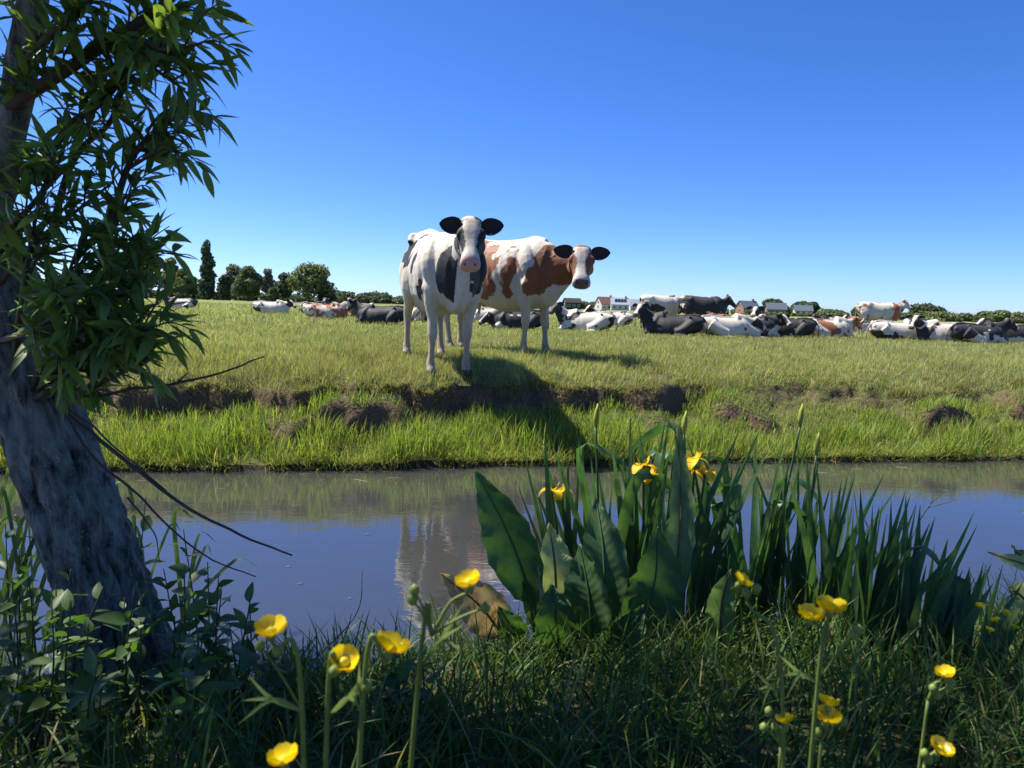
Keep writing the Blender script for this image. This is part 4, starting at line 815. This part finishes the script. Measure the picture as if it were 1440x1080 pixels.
    while n < 128:
        c = np.array((r.uniform(-3.6, .75), r.uniform(.5, 4.3), r.uniform(2.35, 4.1)))
        px, py, dz = project(c)
        if dz > 0 and -330 < px < 1800 and py > -190 * 2.0 / max(dz, .6): continue
        if c[0] > -.1 and c[1] > 3.6: continue
        sp = c - SUN_DIR * (c[2] / SUN_DIR[2])
        if uv_of(sp[0], sp[1])[1] > 2.9: continue                # leave out boughs whose shadow would land on the open water
        if any(np.linalg.norm((c - SUN_DIR * ((c[2] - gp[2]) / SUN_DIR[2]) - gp[:3])[:2]) < gp[3] for gp in GAPS): continue      # crown opened on purpose to let sun onto the spots in GAPS
        s = tpath[int(r.integers(160, 208))]; P = spline([s, s * .5 + c * .5 + r.normal(size=3) * .12 + (0, 0, .1), c], 12); br.append(tube(P, np.linspace(.018, .004, 12), 6)); n += 1
        for k in range(9):
            d = unit(r.normal(size=3) + (0.1, 0, .1)); q = spline([c, c + d * .18, c + d * .36 + (0, 0, -.05)], 6)
            ex, ey, ez = project(q[-1] + d * .1)
            if ez > 0 and -20 < ex < 1460 and ey > -25: continue
            fr2 += leaves_on(q, 13, .125, r, .9, .1, .4)
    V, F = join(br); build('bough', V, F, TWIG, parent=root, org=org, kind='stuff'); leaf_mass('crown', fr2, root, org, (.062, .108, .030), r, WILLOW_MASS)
    print('WILLOW', len(fr), len(fr2))
willow()
# ------------------------------------------------------------------ yellow flags, docks, buttercups and bank weeds
def sword(pts, width, side, n=14, fold=.18, tipk=.55):
    """Sword leaf along a spline with a keel; side: unit width direction."""
    P = spline(pts, n + 1); V = []; F = []; T = unit(np.gradient(P, axis=0)); s0 = unit(np.asarray(side, float))
    for i in range(n + 1):
        t = i / n; w = width * .5 * min(1, .55 + 1.2 * t) * (1 if t < tipk else max(.02, 1 - ((t - tipk) / (1 - tipk)) ** 1.6)); s = unit(s0 - T[i] * np.dot(s0, T[i])); nrm = np.cross(T[i], s)
        V += [P[i] - s * w, P[i] + nrm * w * fold, P[i] + s * w]
    for i in range(n): a = 3 * i; F += [(a, a + 1, a + 4, a + 3), (a + 1, a + 2, a + 5, a + 4)]
    return np.array(V), F
IRIS_LEAF = leaf_mat('iris_leaf', (.050, .115, .055), (.095, .165, .070), trans=.34, rough=.45, spec=.4, tint=(1.4, 1.6, .5))
IRIS_STEM = plain_mat('iris_stem', (.06, .12, .04), .5); PETAL_Y = leaf_mat('iris_petal', (.80, .50, .012), (.85, .58, .02), trans=.35, rough=.5, spec=.3, tint=(1, 1, .8)); BUD = plain_mat('flower_bud', (.35, .36, .05), .5)
def iris_flower(parent, org, c, s, r, n=3):
    fl = bpy.data.objects.new('flower', None); COL.objects.link(fl); fl.parent = parent; fl.location = Vector([float(a) for a in np.asarray(c) - org]); a0 = r.uniform(0, 6.28)
    for k in range(3):
        a = a0 + k * 2.094; d = np.array((math.cos(a), math.sin(a), 0)); V, F = petal(d, s * 1.0, s * .62, -.9, .35); build('fall_petal', V, F, PETAL_Y, parent=fl)
        a += 1.05; d = np.array((math.cos(a), math.sin(a), 0)); V, F = petal(d, s * .55, s * .2, .9, .2); build('standard_petal', V, F, PETAL_Y, parent=fl)
def petal(d, L_, w, drop, up, n=7, cup=.25):
    V = []; F = []; s = np.array((-d[1], d[0], 0)); 
    for i in range(n + 1):
        t = i / n; ww = w * .5 * (math.sin(math.pi * (.08 + .86 * t ** 1.2)) ** .7); p = d * L_ * t * (1 - .25 * t) + np.array((0, 0, L_ * (up * t + (drop * t * t * .8))))
        for q in (-1, -.5, 0, .5, 1): V.append(p + s * ww * q + np.array((0, 0, cup * ww * q * q)))
    for i in range(n):
        for j in range(4): a = i * 5 + j; F.append((a, a + 1, a + 6, a + 5))
    return np.array(V), F
def iris(px, Y, top_py, n, spread, label, seed, flowers=(), lean=0., buds=()):
    r = np.random.default_rng(seed); g = at(px, 880, Y); g = np.array((g[0], g[1], 0)); g[2] = max(float(gz(g[0], g[1])), -.06); H = at(px, top_py, Y)[2] - g[2]
    root = thing('iris_plant', label, 'iris', g, 'yellow flag irises at the water\'s edge')
    for k in range(int(n * 1.45)):
        a = r.uniform(0, 6.28); o = g + np.array((math.cos(a), math.sin(a) * .6, 0)) * r.uniform(0, spread); h = H * (1.03 if k == 0 else r.uniform(.72, 1.04)); tilt = r.normal(lean, .15); ty = r.normal(0, .10)
        tip = o + np.array((math.sin(tilt) * h, ty * h, h * math.cos(tilt))); mid = o * .5 + tip * .5 + np.array((-math.sin(tilt) * h * .12, 0, h * .03)); pts = [o + (0, 0, -.03), o * .75 + tip * .25 + np.array((-math.sin(tilt) * h * .08, 0, .01)), mid, tip]
        if r.random() < .09:     # bent over
            b_ = r.choice((-1, 1)); pts = [o, mid, tip + (0, 0, -.06 * h), tip + np.array((b_ * .16 * h, 0, -.10 * h)), tip + np.array((b_ * .27 * h, .03, -.24 * h))]
        sd = r.uniform(-.9, .9); V, F = sword(pts, r.uniform(.024, .044), (math.cos(sd), math.sin(sd), 0), 14, r.uniform(.1, .35)); build('leaf', V, F, IRIS_LEAF, parent=root, org=g)
    for (fx, fy) in flowers:
        c = at(fx, fy, Y - r.uniform(.0, .1)); V, F = tube(spline([g, g * .4 + c * .6 + (.01, 0, 0), c], 12), np.linspace(.006, .004, 12), 7, (0, 1, 0)); build('stem', V, F, IRIS_STEM, parent=root, org=g); iris_flower(root, g, c, .066, r)
    for (fx, fy) in buds:
        c = at(fx, fy, Y - .02); V, F = tube(spline([g, g * .4 + c * .6, c], 12), np.linspace(.006, .004, 12), 7, (0, 1, 0)); build('stem', V, F, IRIS_STEM, parent=root, org=g); V, F = tube(np.array([c, c + (0, 0, .03), c + (.002, 0, .06), c + (.004, 0, .085)]), [.005, .011, .008, .002], 8, (1, 0, 0)); build('bud', V, F, BUD, parent=root, org=g)
IR = [(800, 2.75, 610, 7, .06, 'iris with small yellow flowers, leftmost of the clump beside the docks', 1, [(776, 690), (790, 690)], -.12, []), (850, 2.72, 598, 11, .08, 'tall iris directly right of the big dock leaves', 2, [], -.10, [(838, 600)]), (895, 2.70, 585, 13, .08, 'tallest iris, with an open yellow flower half way up', 3, [(905, 655), (915, 668)], .0, []),
      (945, 2.72, 600, 12, .08, 'iris with the largest yellow flowers beside a broad standing dock leaf', 4, [(978, 646), (992, 664), (970, 662)], .05, [(962, 610)]), (1005, 2.75, 640, 12, .09, 'iris just right of the largest yellow flowers', 5, [], .0, []), (1062, 2.75, 612, 12, .09, 'tall iris in the middle of the clump', 6, [], .05, [(1125, 600)]), (1115, 2.78, 618, 11, .09, 'iris beneath the single yellow bud', 7, [], -.04, [(1148, 640)]),
      (1165, 2.62, 640, 13, .09, 'iris whose leaves lean out right over the open water', 8, [], .10, []), (1215, 2.42, 690, 12, .09, 'shorter iris right of the main clump', 9, [], .12, []), (1262, 2.36, 705, 11, .10, 'short iris with sparse leaves before open water', 10, [], .08, []), (1312, 2.32, 765, 11, .10, 'low iris with splayed leaves near the right', 11, [], .15, []), (1362, 2.32, 800, 10, .09, 'lowest iris at the right end of the row', 12, [], .18, [])]
for a in IR: iris(*a)
# docks
DOCK = leaf_mat('dock_leaf', (.05, .115, .04), (.065, .13, .045), trans=.32, rough=.5, spec=.4, tint=(1.3, 1.5, .5), vein=5, spots=(.085, .125, .035)); DOCKDRY = leaf_mat('withered_dock_leaf', (.42, .33, .15), (.50, .36, .19), trans=.35, rough=.7, spec=.2, tint=(1.1, 1, .7), vein=9, spots=(.24, .11, .06)); DOCKPALE = leaf_mat('pale_dock_leaf', (.36, .42, .18), (.42, .45, .22), trans=.4, rough=.6, spec=.2, tint=(1.1, 1.1, .6), vein=9); DOCKLIT = leaf_mat('lit_dock_leaf', (.13, .21, .085), (.15, .23, .10), trans=.45, rough=.5, spec=.3, tint=(1.2, 1.3, .6), vein=5); DSTEM = plain_mat('dock_stem', (.16, .10, .05), .6)  # DOCKLIT is the dock green painted lighter, as if sun shone through
def broad(b0, tip, width, bend, nrm, wav=.02, seed=0, n=22, m_=6):
    """Dock leaf blade from b0 to tip with crisped margins; petiole is the first tenth."""
    r = np.random.default_rng(seed); b0 = np.asarray(b0, float); tip = np.asarray(tip, float); Lg = np.linalg.norm(tip - b0); P = spline([b0, (b0 + tip) / 2 + np.asarray(bend), tip], n + 1); T = unit(np.gradient(P, axis=0)); V = []; F = []; UV = []
    for i in range(n + 1):
        t = i / n; w = width * .5 * (.04 if t < .12 else max(.012, math.sin(math.pi * min(1, ((t - .12) / .88) ** .68)) ** .95)); s = unit(np.cross(T[i], nrm)); u = np.cross(s, T[i])
        for j in range(-m_, m_ + 1):
            q = j / m_; wob = wav * math.sin(t * 34 + q * 2 + seed) * q * q * (1 if t > .14 else 0) + wav * .5 * math.sin(t * 61 + seed * 3) * abs(q) ** 3; V.append(P[i] + s * w * q * (1 + .05 * math.sin(t * 47 + j)) + u * (w * .30 * q * q + wob)); 
    k = 2 * m_ + 1
    for i in range(n):
        for j in range(k - 1): a = i * k + j; F.append((a, a + 1, a + k + 1, a + k))
    return np.array(V), F, P
def dock_uv(o, n=22, k=13):
    me = o.data; uv = me.uv_layers.new(name='UVMap'); vi = np.empty(len(me.loops), np.int32); me.loops.foreach_get('vertex_index', vi); i = vi // k; j = vi % k; q = np.abs(j - k // 2) / (k // 2); uv.data.foreach_set('uv', np.stack([i / n - .12 * q, q * .02], 1).astype(np.float32).ravel())
def dock(label, basepx, Y, leaves, seed, cat='dock'):
    r = np.random.default_rng(seed); g = at(basepx[0], basepx[1], Y); g[2] = float(gz(g[0], g[1])); root = thing('dock_plant', label, 'dock', g, 'docks on the near bank')
    for q, (b, t, w, mt, dep) in enumerate(leaves):
        b0 = at(b[0], b[1], Y); tp = at(t[0], t[1], Y + dep); wd = w / FPX * Y; V, F, P = broad(b0, tp, wd, r.normal(size=3) * .02 + np.array((0, -.03, .03)), unit(np.array((r.normal() * .3, -1, .35))), .008, seed * 3 + q)
        o = build('leaf', V, F, mt, parent=root, org=g); dock_uv(o); V, F = tube(P, np.linspace(.006, .0015, len(P)), 6, (0, 1, .3)); V = V + np.array((0, -.002, 0)); build('midrib', V, F, DSTEM if mt is not DOCK else IRIS_STEM, parent=o, org=g)
        V, F = tube(spline([g, g * .4 + b0 * .6 + (0, 0, .01), P[2]], 8), np.linspace(.007, .005, 8), 7, (0, 1, 0)); build('leaf_stalk', V, F, DSTEM, parent=root, org=g)
dock('broad leaved dock with one tall green leaf and withered ones at the water', (752, 905), 2.42, [((760, 880), (668, 660), 78, DOCK, .05), ((715, 905), (619, 806), 66, DOCKDRY, -.05), ((782, 890), (772, 735), 58, DOCKPALE, .04), ((752, 900), (750, 690 + 70), 26, DSTEM and DOCK, .08), ((735, 905), (700, 912 - 60), 40, DOCK, -.1)], 1)
dock('dark dock with broad upright leaves under the irises', (850, 930), 2.36, [((835, 925), (815, 765), 80, DOCK, .04), ((880, 925), (925, 740), 88, DOCK, .02), ((850, 910), (838, 700), 70, DOCK, .15), ((790, 935), (775, 820), 62, DOCK, -.05), ((845, 945), (905, 850), 50, DOCK, -.08), ((940, 900), (953, 600), 42, DOCKLIT, .25), ((1012, 960), (1028, 800), 40, DOCKLIT, -.1)], 2)
dock('sunlit dock leaning in at the right edge', (1480, 880), 2.3, [((1478, 850), (1388, 776), 36, DOCKPALE, 0), ((1475, 800), (1422, 768), 30, DOCK, .1), ((1478, 880), (1420, 832), 34, DOCKPALE, -.05), ((1490, 790), (1436, 715), 30, DOCK, .1)], 3)
# buttercups
BC = leaf_mat('buttercup_petal', (.86, .62, .008), (.90, .70, .01), trans=.30, rough=.22, spec=.6, tint=(1, .95, .6)); BSTEM = leaf_mat('buttercup_stem', (.13, .19, .035), (.19, .24, .055), trans=.15, rough=.5, spec=.3); BGREEN = plain_mat('buttercup_bud', (.20, .26, .05), .5); BCENTRE = plain_mat('buttercup_centre', (.55, .50, .03), .6)
def bowl_flower(parent, org, c, s, tilt, r):
    fl = bpy.data.objects.new('flower', None); COL.objects.link(fl); fl.parent = parent; fl.location = Vector([float(a) for a in np.asarray(c) - org]); fl.rotation_euler = (tilt[0], tilt[1], r.uniform(0, 6.28))
    for k in range(5):
        a = k * 1.2566; d = np.array((math.cos(a), math.sin(a), 0)); V, F = petal(d, s * 1.0, s * 1.15, .75, .05, 6, .18); V[:, 2] += r.normal() * .0005; build('petal', V, F, BC, parent=fl)
    V, F = tube(np.array([(0, 0, -.001), (0, 0, .003), (0, 0, .006)]), [s * .22, s * .32, s * .12], 9, (1, 0, 0)); build('flower_centre', V, F, BCENTRE, parent=fl)
    V, F = tube(np.array([(0, 0, -.008), (0, 0, -.004), (0, 0, 0)]), [.0012, s * .25, s * .2], 8, (1, 0, 0)); build('sepal_cup', V, F, BGREEN, parent=fl)
def buttercup(label, foot, nodes, flowers, buds, seed, leaf=None):
    """foot and nodes: (px,py,depth) up the main stem; flowers (px,py,depth,width px,node); buds (px,py,depth,node)."""
    r = np.random.default_rng(seed); pts = [at(*n_) for n_ in nodes]; f = at(*foot); g = np.array((f[0], f[1], float(gz(f[0], f[1])))); root = thing('buttercup', label, 'buttercup', g, 'buttercups in the foreground'); P = spline([g] + pts, 30) if len(pts) > 0 else None
    V, F = tube(P, np.linspace(.0026, .0016, 30), 7, (0, 1, 0)); build('stem', V, F, BSTEM, parent=root, org=g)
    for (x, y, d, w, k) in flowers:
        c = at(x, y + w * .30, d); s = w * .66 / FPX * d; b0 = pts[k]; V, F = tube(spline([b0, b0 * .45 + c * .55 + (r.normal() * .003, 0, .004), c + (0, 0, -.006)], 10), np.linspace(.0017, .0012, 10), 6, (0, 1, 0)); build('flower_stalk', V, F, BSTEM, parent=root, org=g); bowl_flower(root, g, c, s, (r.normal() * .22, r.normal() * .22), r)
    for (x, y, d, k) in buds:
        c = at(x, y, d); b0 = pts[k]; V, F = tube(spline([b0, b0 * .5 + c * .5 + (0, 0, .003), c], 8), .0011, 6, (0, 1, 0)); build('flower_stalk', V, F, BSTEM, parent=root, org=g); V, F = tube(np.array([c + (0, 0, -.005), c + (0, 0, -.002), c + (0, 0, .002), c + (0, 0, .0055)]), [.0015, .0042, .0044, .001], 8, (1, 0, 0)); build('bud', V, F, BGREEN, parent=root, org=g)
    for (x, y, d, k) in (leaf or []):
        c = at(x, y, d); b0 = pts[k]
        for q in (-.5, 0, .5): V, F = sword([b0, b0 * .5 + c * .5 + (0, 0, .006), c + np.array((0, q * .03, q * .03))], .0035, (0, .6, 1), 6); build('stem_leaf', V, F, BSTEM, parent=root, org=g)
buttercup('buttercup with one shallow cup and a bud, leftmost of the front row', (430, 1150, .66), [(425, 1000, .62), (384, 905, .62)], [(381, 878, .62, 44, 1)], [(390, 916, .62, 1), (366, 908, .62, 0)], 1, [(340, 985, .62, 0)])
buttercup('buttercup bending low beside the bottom edge', (440, 1180, .62), [(415, 1110, .56)], [(399, 1060, .56, 44, 0)], [], 2)
buttercup('buttercup with hanging bud second from the left', (450, 1180, .64), [(460, 1010, .60), (480, 945, .6)], [(483, 920, .6, 42, 1)], [(470, 944, .59, 1)], 3, [(520, 970, .6, 0)])
buttercup('tall buttercup with flower seen against the water, middle of the front row', (480, 1200, .62), [(510, 990, .58), (545, 930, .58)], [(548, 900, .58, 50, 1)], [(516, 965, .58, 0)], 4, [(500, 962, .58, 0)])
buttercup('long leaning buttercup stem with two buds and a flower over the cow reflection', (520, 1180, .62), [(590, 940, .62), (608, 893, .62)], [(660, 812, .62, 36, 1)], [(583, 830, .62, 1), (682, 855, .62, 1), (580, 843, .62, 1)], 5, [(650, 880, .62, 0)])
buttercup('buttercup high on the right with one flower and a side bud', (1120, 1170, .80), [(1100, 975, .78), (1050, 845, .78)], [(1041, 811, .78, 28, 1)], [(1065, 828, .78, 1), (1049, 834, .78, 1)], 6, [(1065, 970, .78, 0)])
buttercup('tall buttercup with two open flowers side by side at the right', (1125, 1180, .74), [(1150, 960, .72), (1165, 900, .72)], [(1139, 859, .72, 36, 1), (1167, 847, .72, 42, 1)], [(1208, 886, .72, 0), (1200, 893, .72, 0)], 7, [(1100, 950, .72, 0)])
buttercup('low buttercup with a pair of flowers one above the other at the right', (1140, 1180, .78), [(1155, 1040, .75)], [(1165, 983, .75, 28, 0), (1162, 1003, .74, 36, 0)], [(1185, 1015, .75, 0), (1150, 1030, .75, 0)], 8)
buttercup('low buttercup with a narrow flower and a cluster of buds', (1090, 1180, .80), [(1098, 1050, .78)], [(1105, 1009, .78, 26, 0)], [(1081, 1000, .78, 0), (1074, 1023, .78, 0), (1090, 1022, .78, 0), (1100, 1027, .78, 0)], 9)
buttercup('buttercup with small flower and pale buds before the irises at right', (1260, 1180, .82), [(1305, 985, .80)], [(1330, 943, .80, 26, 0)], [(1312, 968, .8, 0), (1318, 978, .8, 0), (1336, 965, .8, 0)], 10)
buttercup('buttercup in the lower right corner with flower near the edge', (1250, 1190, .74), [(1300, 1075, .72)], [(1320, 1046, .72, 34, 0)], [(1300, 1060, .72, 0), (1306, 1068, .72, 0)], 11)
for q, (x, y) in enumerate(((1401, 870), (1414, 860), (1426, 880), (1378, 850), (1392, 884))):
    buttercup(['small far buttercup between irises and right dock', 'topmost tiny buttercup by the right dock', 'tiny buttercup nearest the right edge', 'tiny buttercup left of the right edge group', 'lowest tiny buttercup near the right dock'][q], (x + 4, 960, 2.02), [(x + 2, y + 30, 2.02)], [(x, y, 2.02, 12, 0)], [], 20 + q)
# leafy weeds and saplings round the trunk
WEED = leaf_mat('weed_leaf', (.05, .105, .03), (.09, .15, .045), trans=.38, rough=.5, spec=.4, tint=(1.3, 1.5, .45)); WSTEM = plain_mat('weed_stem', (.06, .08, .03), .7); SAP = leaf_mat('sapling_leaf', (.075, .125, .055), (.11, .165, .065), trans=.38, rough=.5, spec=.4, tint=(1.3, 1.4, .5))
ovate = []
for w_, bd in ((1.1, .25), (1.3, .4), (.9, .1)):
    V, F = lance(6, bd, .35, w_); me = bpy.data.meshes.new('weed_leaf'); me.from_pydata(V.tolist(), [], F); me.update(); me.polygons.foreach_set('use_smooth', np.ones(len(me.polygons), bool)); me.materials.append(WEED); ovate.append(me)
def weed(name, label, cat, px, base_py, tops, Y, nl, ll, seed, meshes, group=None):
    r = np.random.default_rng(seed); g = at(px, base_py, Y); g[2] = float(gz(g[0], g[1])); root = thing(name, label, cat, g, group)
    for (tx, ty, dy) in tops:
        t = at(tx, ty, Y + dy); P = spline([g, g * .5 + t * .5 + (r.normal() * .02, 0, 0), t], 14); V, F = tube(P, np.linspace(.004, .0015, 14), 6, (0, 1, 0)); build('stem', V, F, WSTEM, parent=root, org=g)
        for f_ in leaves_on(P, nl, ll, r, 1.1, .15, .45): place('leaf', meshes[int(r.integers(0, len(meshes)))], root, frame_mats(f_), g)
SAP_ME = []
for V, F in (lance(6, .1, .4, 1.2), lance(6, .25, .3, 1.35), lance(6, -.05, .3, 1.1)):
    me = bpy.data.meshes.new('sapling_leaf'); me.from_pydata(V.tolist(), [], F); me.update(); me.polygons.foreach_set('use_smooth', np.ones(len(me.polygons), bool)); me.materials.append(SAP); SAP_ME.append(me)
weed('willow_sapling', 'young grey green willow shoot right of the trunk', 'sapling', 285, 930, [(258, 745, 0), (292, 790, .03), (230, 800, -.03), (312, 830, -.05)], 2.15, 15, .085, 1, SAP_ME, 'saplings by the trunk')
weed('willow_sapling', 'sunlit leafy shoot at the water just behind the trunk', 'sapling', 175, 800, [(165, 680, 0), (205, 700, .03), (190, 740, 0)], 2.45, 12, .085, 2, SAP_ME, 'saplings by the trunk')
wl = [(40, 1030, 1.7, 'weed at the far left below the trunk'), (110, 1010, 1.75, 'dark weed right at the trunk base'), (190, 1000, 1.8, 'weed just right of the trunk base'), (255, 985, 1.85, 'weed beneath the young willow shoot'), (320, 985, 1.9, 'weed where the bank meets the water at left'), (10, 930, 1.9, 'weed behind the trunk on the left edge'), (70, 960, 1.85, 'weed left of the trunk'), (150, 1060, 1.5, 'low weed in front of the trunk'), (280, 1060, 1.5, 'low weed near the lower left'), (380, 1000, 1.8, 'weed below the leftmost buttercup'), (560, 1010, 1.75, 'dark leafy weed behind the middle buttercups'), (25, 880, 2.3, 'sunny weed behind the left of the trunk')]
for q, (x, y, Yd, lb) in enumerate(wl):
    rr = np.random.default_rng(60 + q); weed('nettle_plant', 'leafy dark green ' + lb, 'weed', x, y, [(x + rr.uniform(-35, 35), y - rr.uniform(90, 190) * (.55 if x > 330 else 1), rr.normal() * .06) for _ in range(3)], Yd, 11, .075, 40 + q, ovate, 'weeds on the near bank')
def reed_clump(px, Y, top, n, seed, label):
    r = np.random.default_rng(seed); g = at(px, 860, Y); g[2] = max(0, float(gz(g[0], g[1]))); root = thing('reed_clump', label, 'reeds', g, 'reeds behind the trunk')
    for k in range(n):
        o = g + np.array((r.normal() * .08, r.normal() * .06, 0)); h = (at(px, top, Y)[2] - g[2]) * r.uniform(.6, 1.05); a = r.normal(.1, .3); tip = o + np.array((math.sin(a) * h, r.normal() * .08, math.cos(a) * h)); V, F = sword([o, o * .5 + tip * .5 + (-.03 * a, 0, .04), tip, tip + np.array((.10 * np.sign(a) * r.random(), 0, -.05 * r.random()))], r.uniform(.010, .018), (math.cos(r.normal() * .7), math.sin(r.normal() * .7), 0), 12, .3); build('leaf', V, F, SAP, parent=root, org=g)
reed_clump(20, 2.6, 660, 16, 3, 'sunlit reed leaves left of the trunk'); reed_clump(-20, 2.5, 640, 14, 4, 'reed leaves at the left picture edge'); reed_clump(215, 2.62, 690, 14, 5, 'fine reed leaves right of the trunk at the water')
# dry stalk standing in the water, floating bits
DRY = plain_mat('dry_stalk', (.16, .13, .08), .8)
g = at(1245, 860, 2.75); g[2] = 0; root = thing('dry_stalk', 'thin branched dead stalk standing against the open water at right', 'stalk', g)
for pts, r0 in (([(1245, 870), (1270, 790), (1300, 720), (1330, 690)], .003), ([(1245, 870), (1235, 790), (1222, 745), (1205, 715)], .0025), ([(1296, 728), (1310, 705), (1312, 690)], .0015), ([(1305, 714), (1335, 706), (1360, 698)], .0014), ([(1232, 780), (1250, 750)], .0012), ([(1222, 745), (1215, 725)], .0012)):
    P = spline([at(a, b_, 2.75) for a, b_ in pts], 16); V, F = tube(P, np.linspace(r0, r0 * .4, 16), 6, (0, 1, 0)); build('stem', V, F, DRY, parent=root, org=g)
for q, (pts, lb) in enumerate(((((430, 940), (500, 865), (510, 800)), 'bent dead twig rising from the water, longest of the two'), (((470, 930), (490, 880), (494, 862)), 'short dead twig beside the bent one in the water'))):
    P = spline([at(a, b_, 2.75 - .02 * q) for a, b_ in pts], 14); V, F = tube(P, np.linspace(.0035, .001, 14), 6, (0, 1, 0)); build('dead_twig', V, F, DRY, label=lb, cat='twig', group='twigs in the water')
FLOAT = plain_mat('floating_straw', (.40, .35, .22), .8); r_ = np.random.default_rng(9); parts_ = []
for k in range(46):
    px_, py_ = r_.uniform(150, 1440), 655 + 35 * r_.random() ** 2 if k < 34 else r_.uniform(690, 880); a = on_plane(px_, py_, .003); th = r_.normal(0.2, .5); d = np.array((math.cos(th), math.sin(th), 0)) * r_.uniform(.01, .09 if k < 34 else .02); parts_.append(tube(np.array([a - d, a + d * .1 + (0, .004, .002), a + d]), [.0015, .0022, .001], 5))
V, F = join(parts_); build('floating_straw', V, F, FLOAT, kind='stuff', label='bits of straw floating along the far waterline')
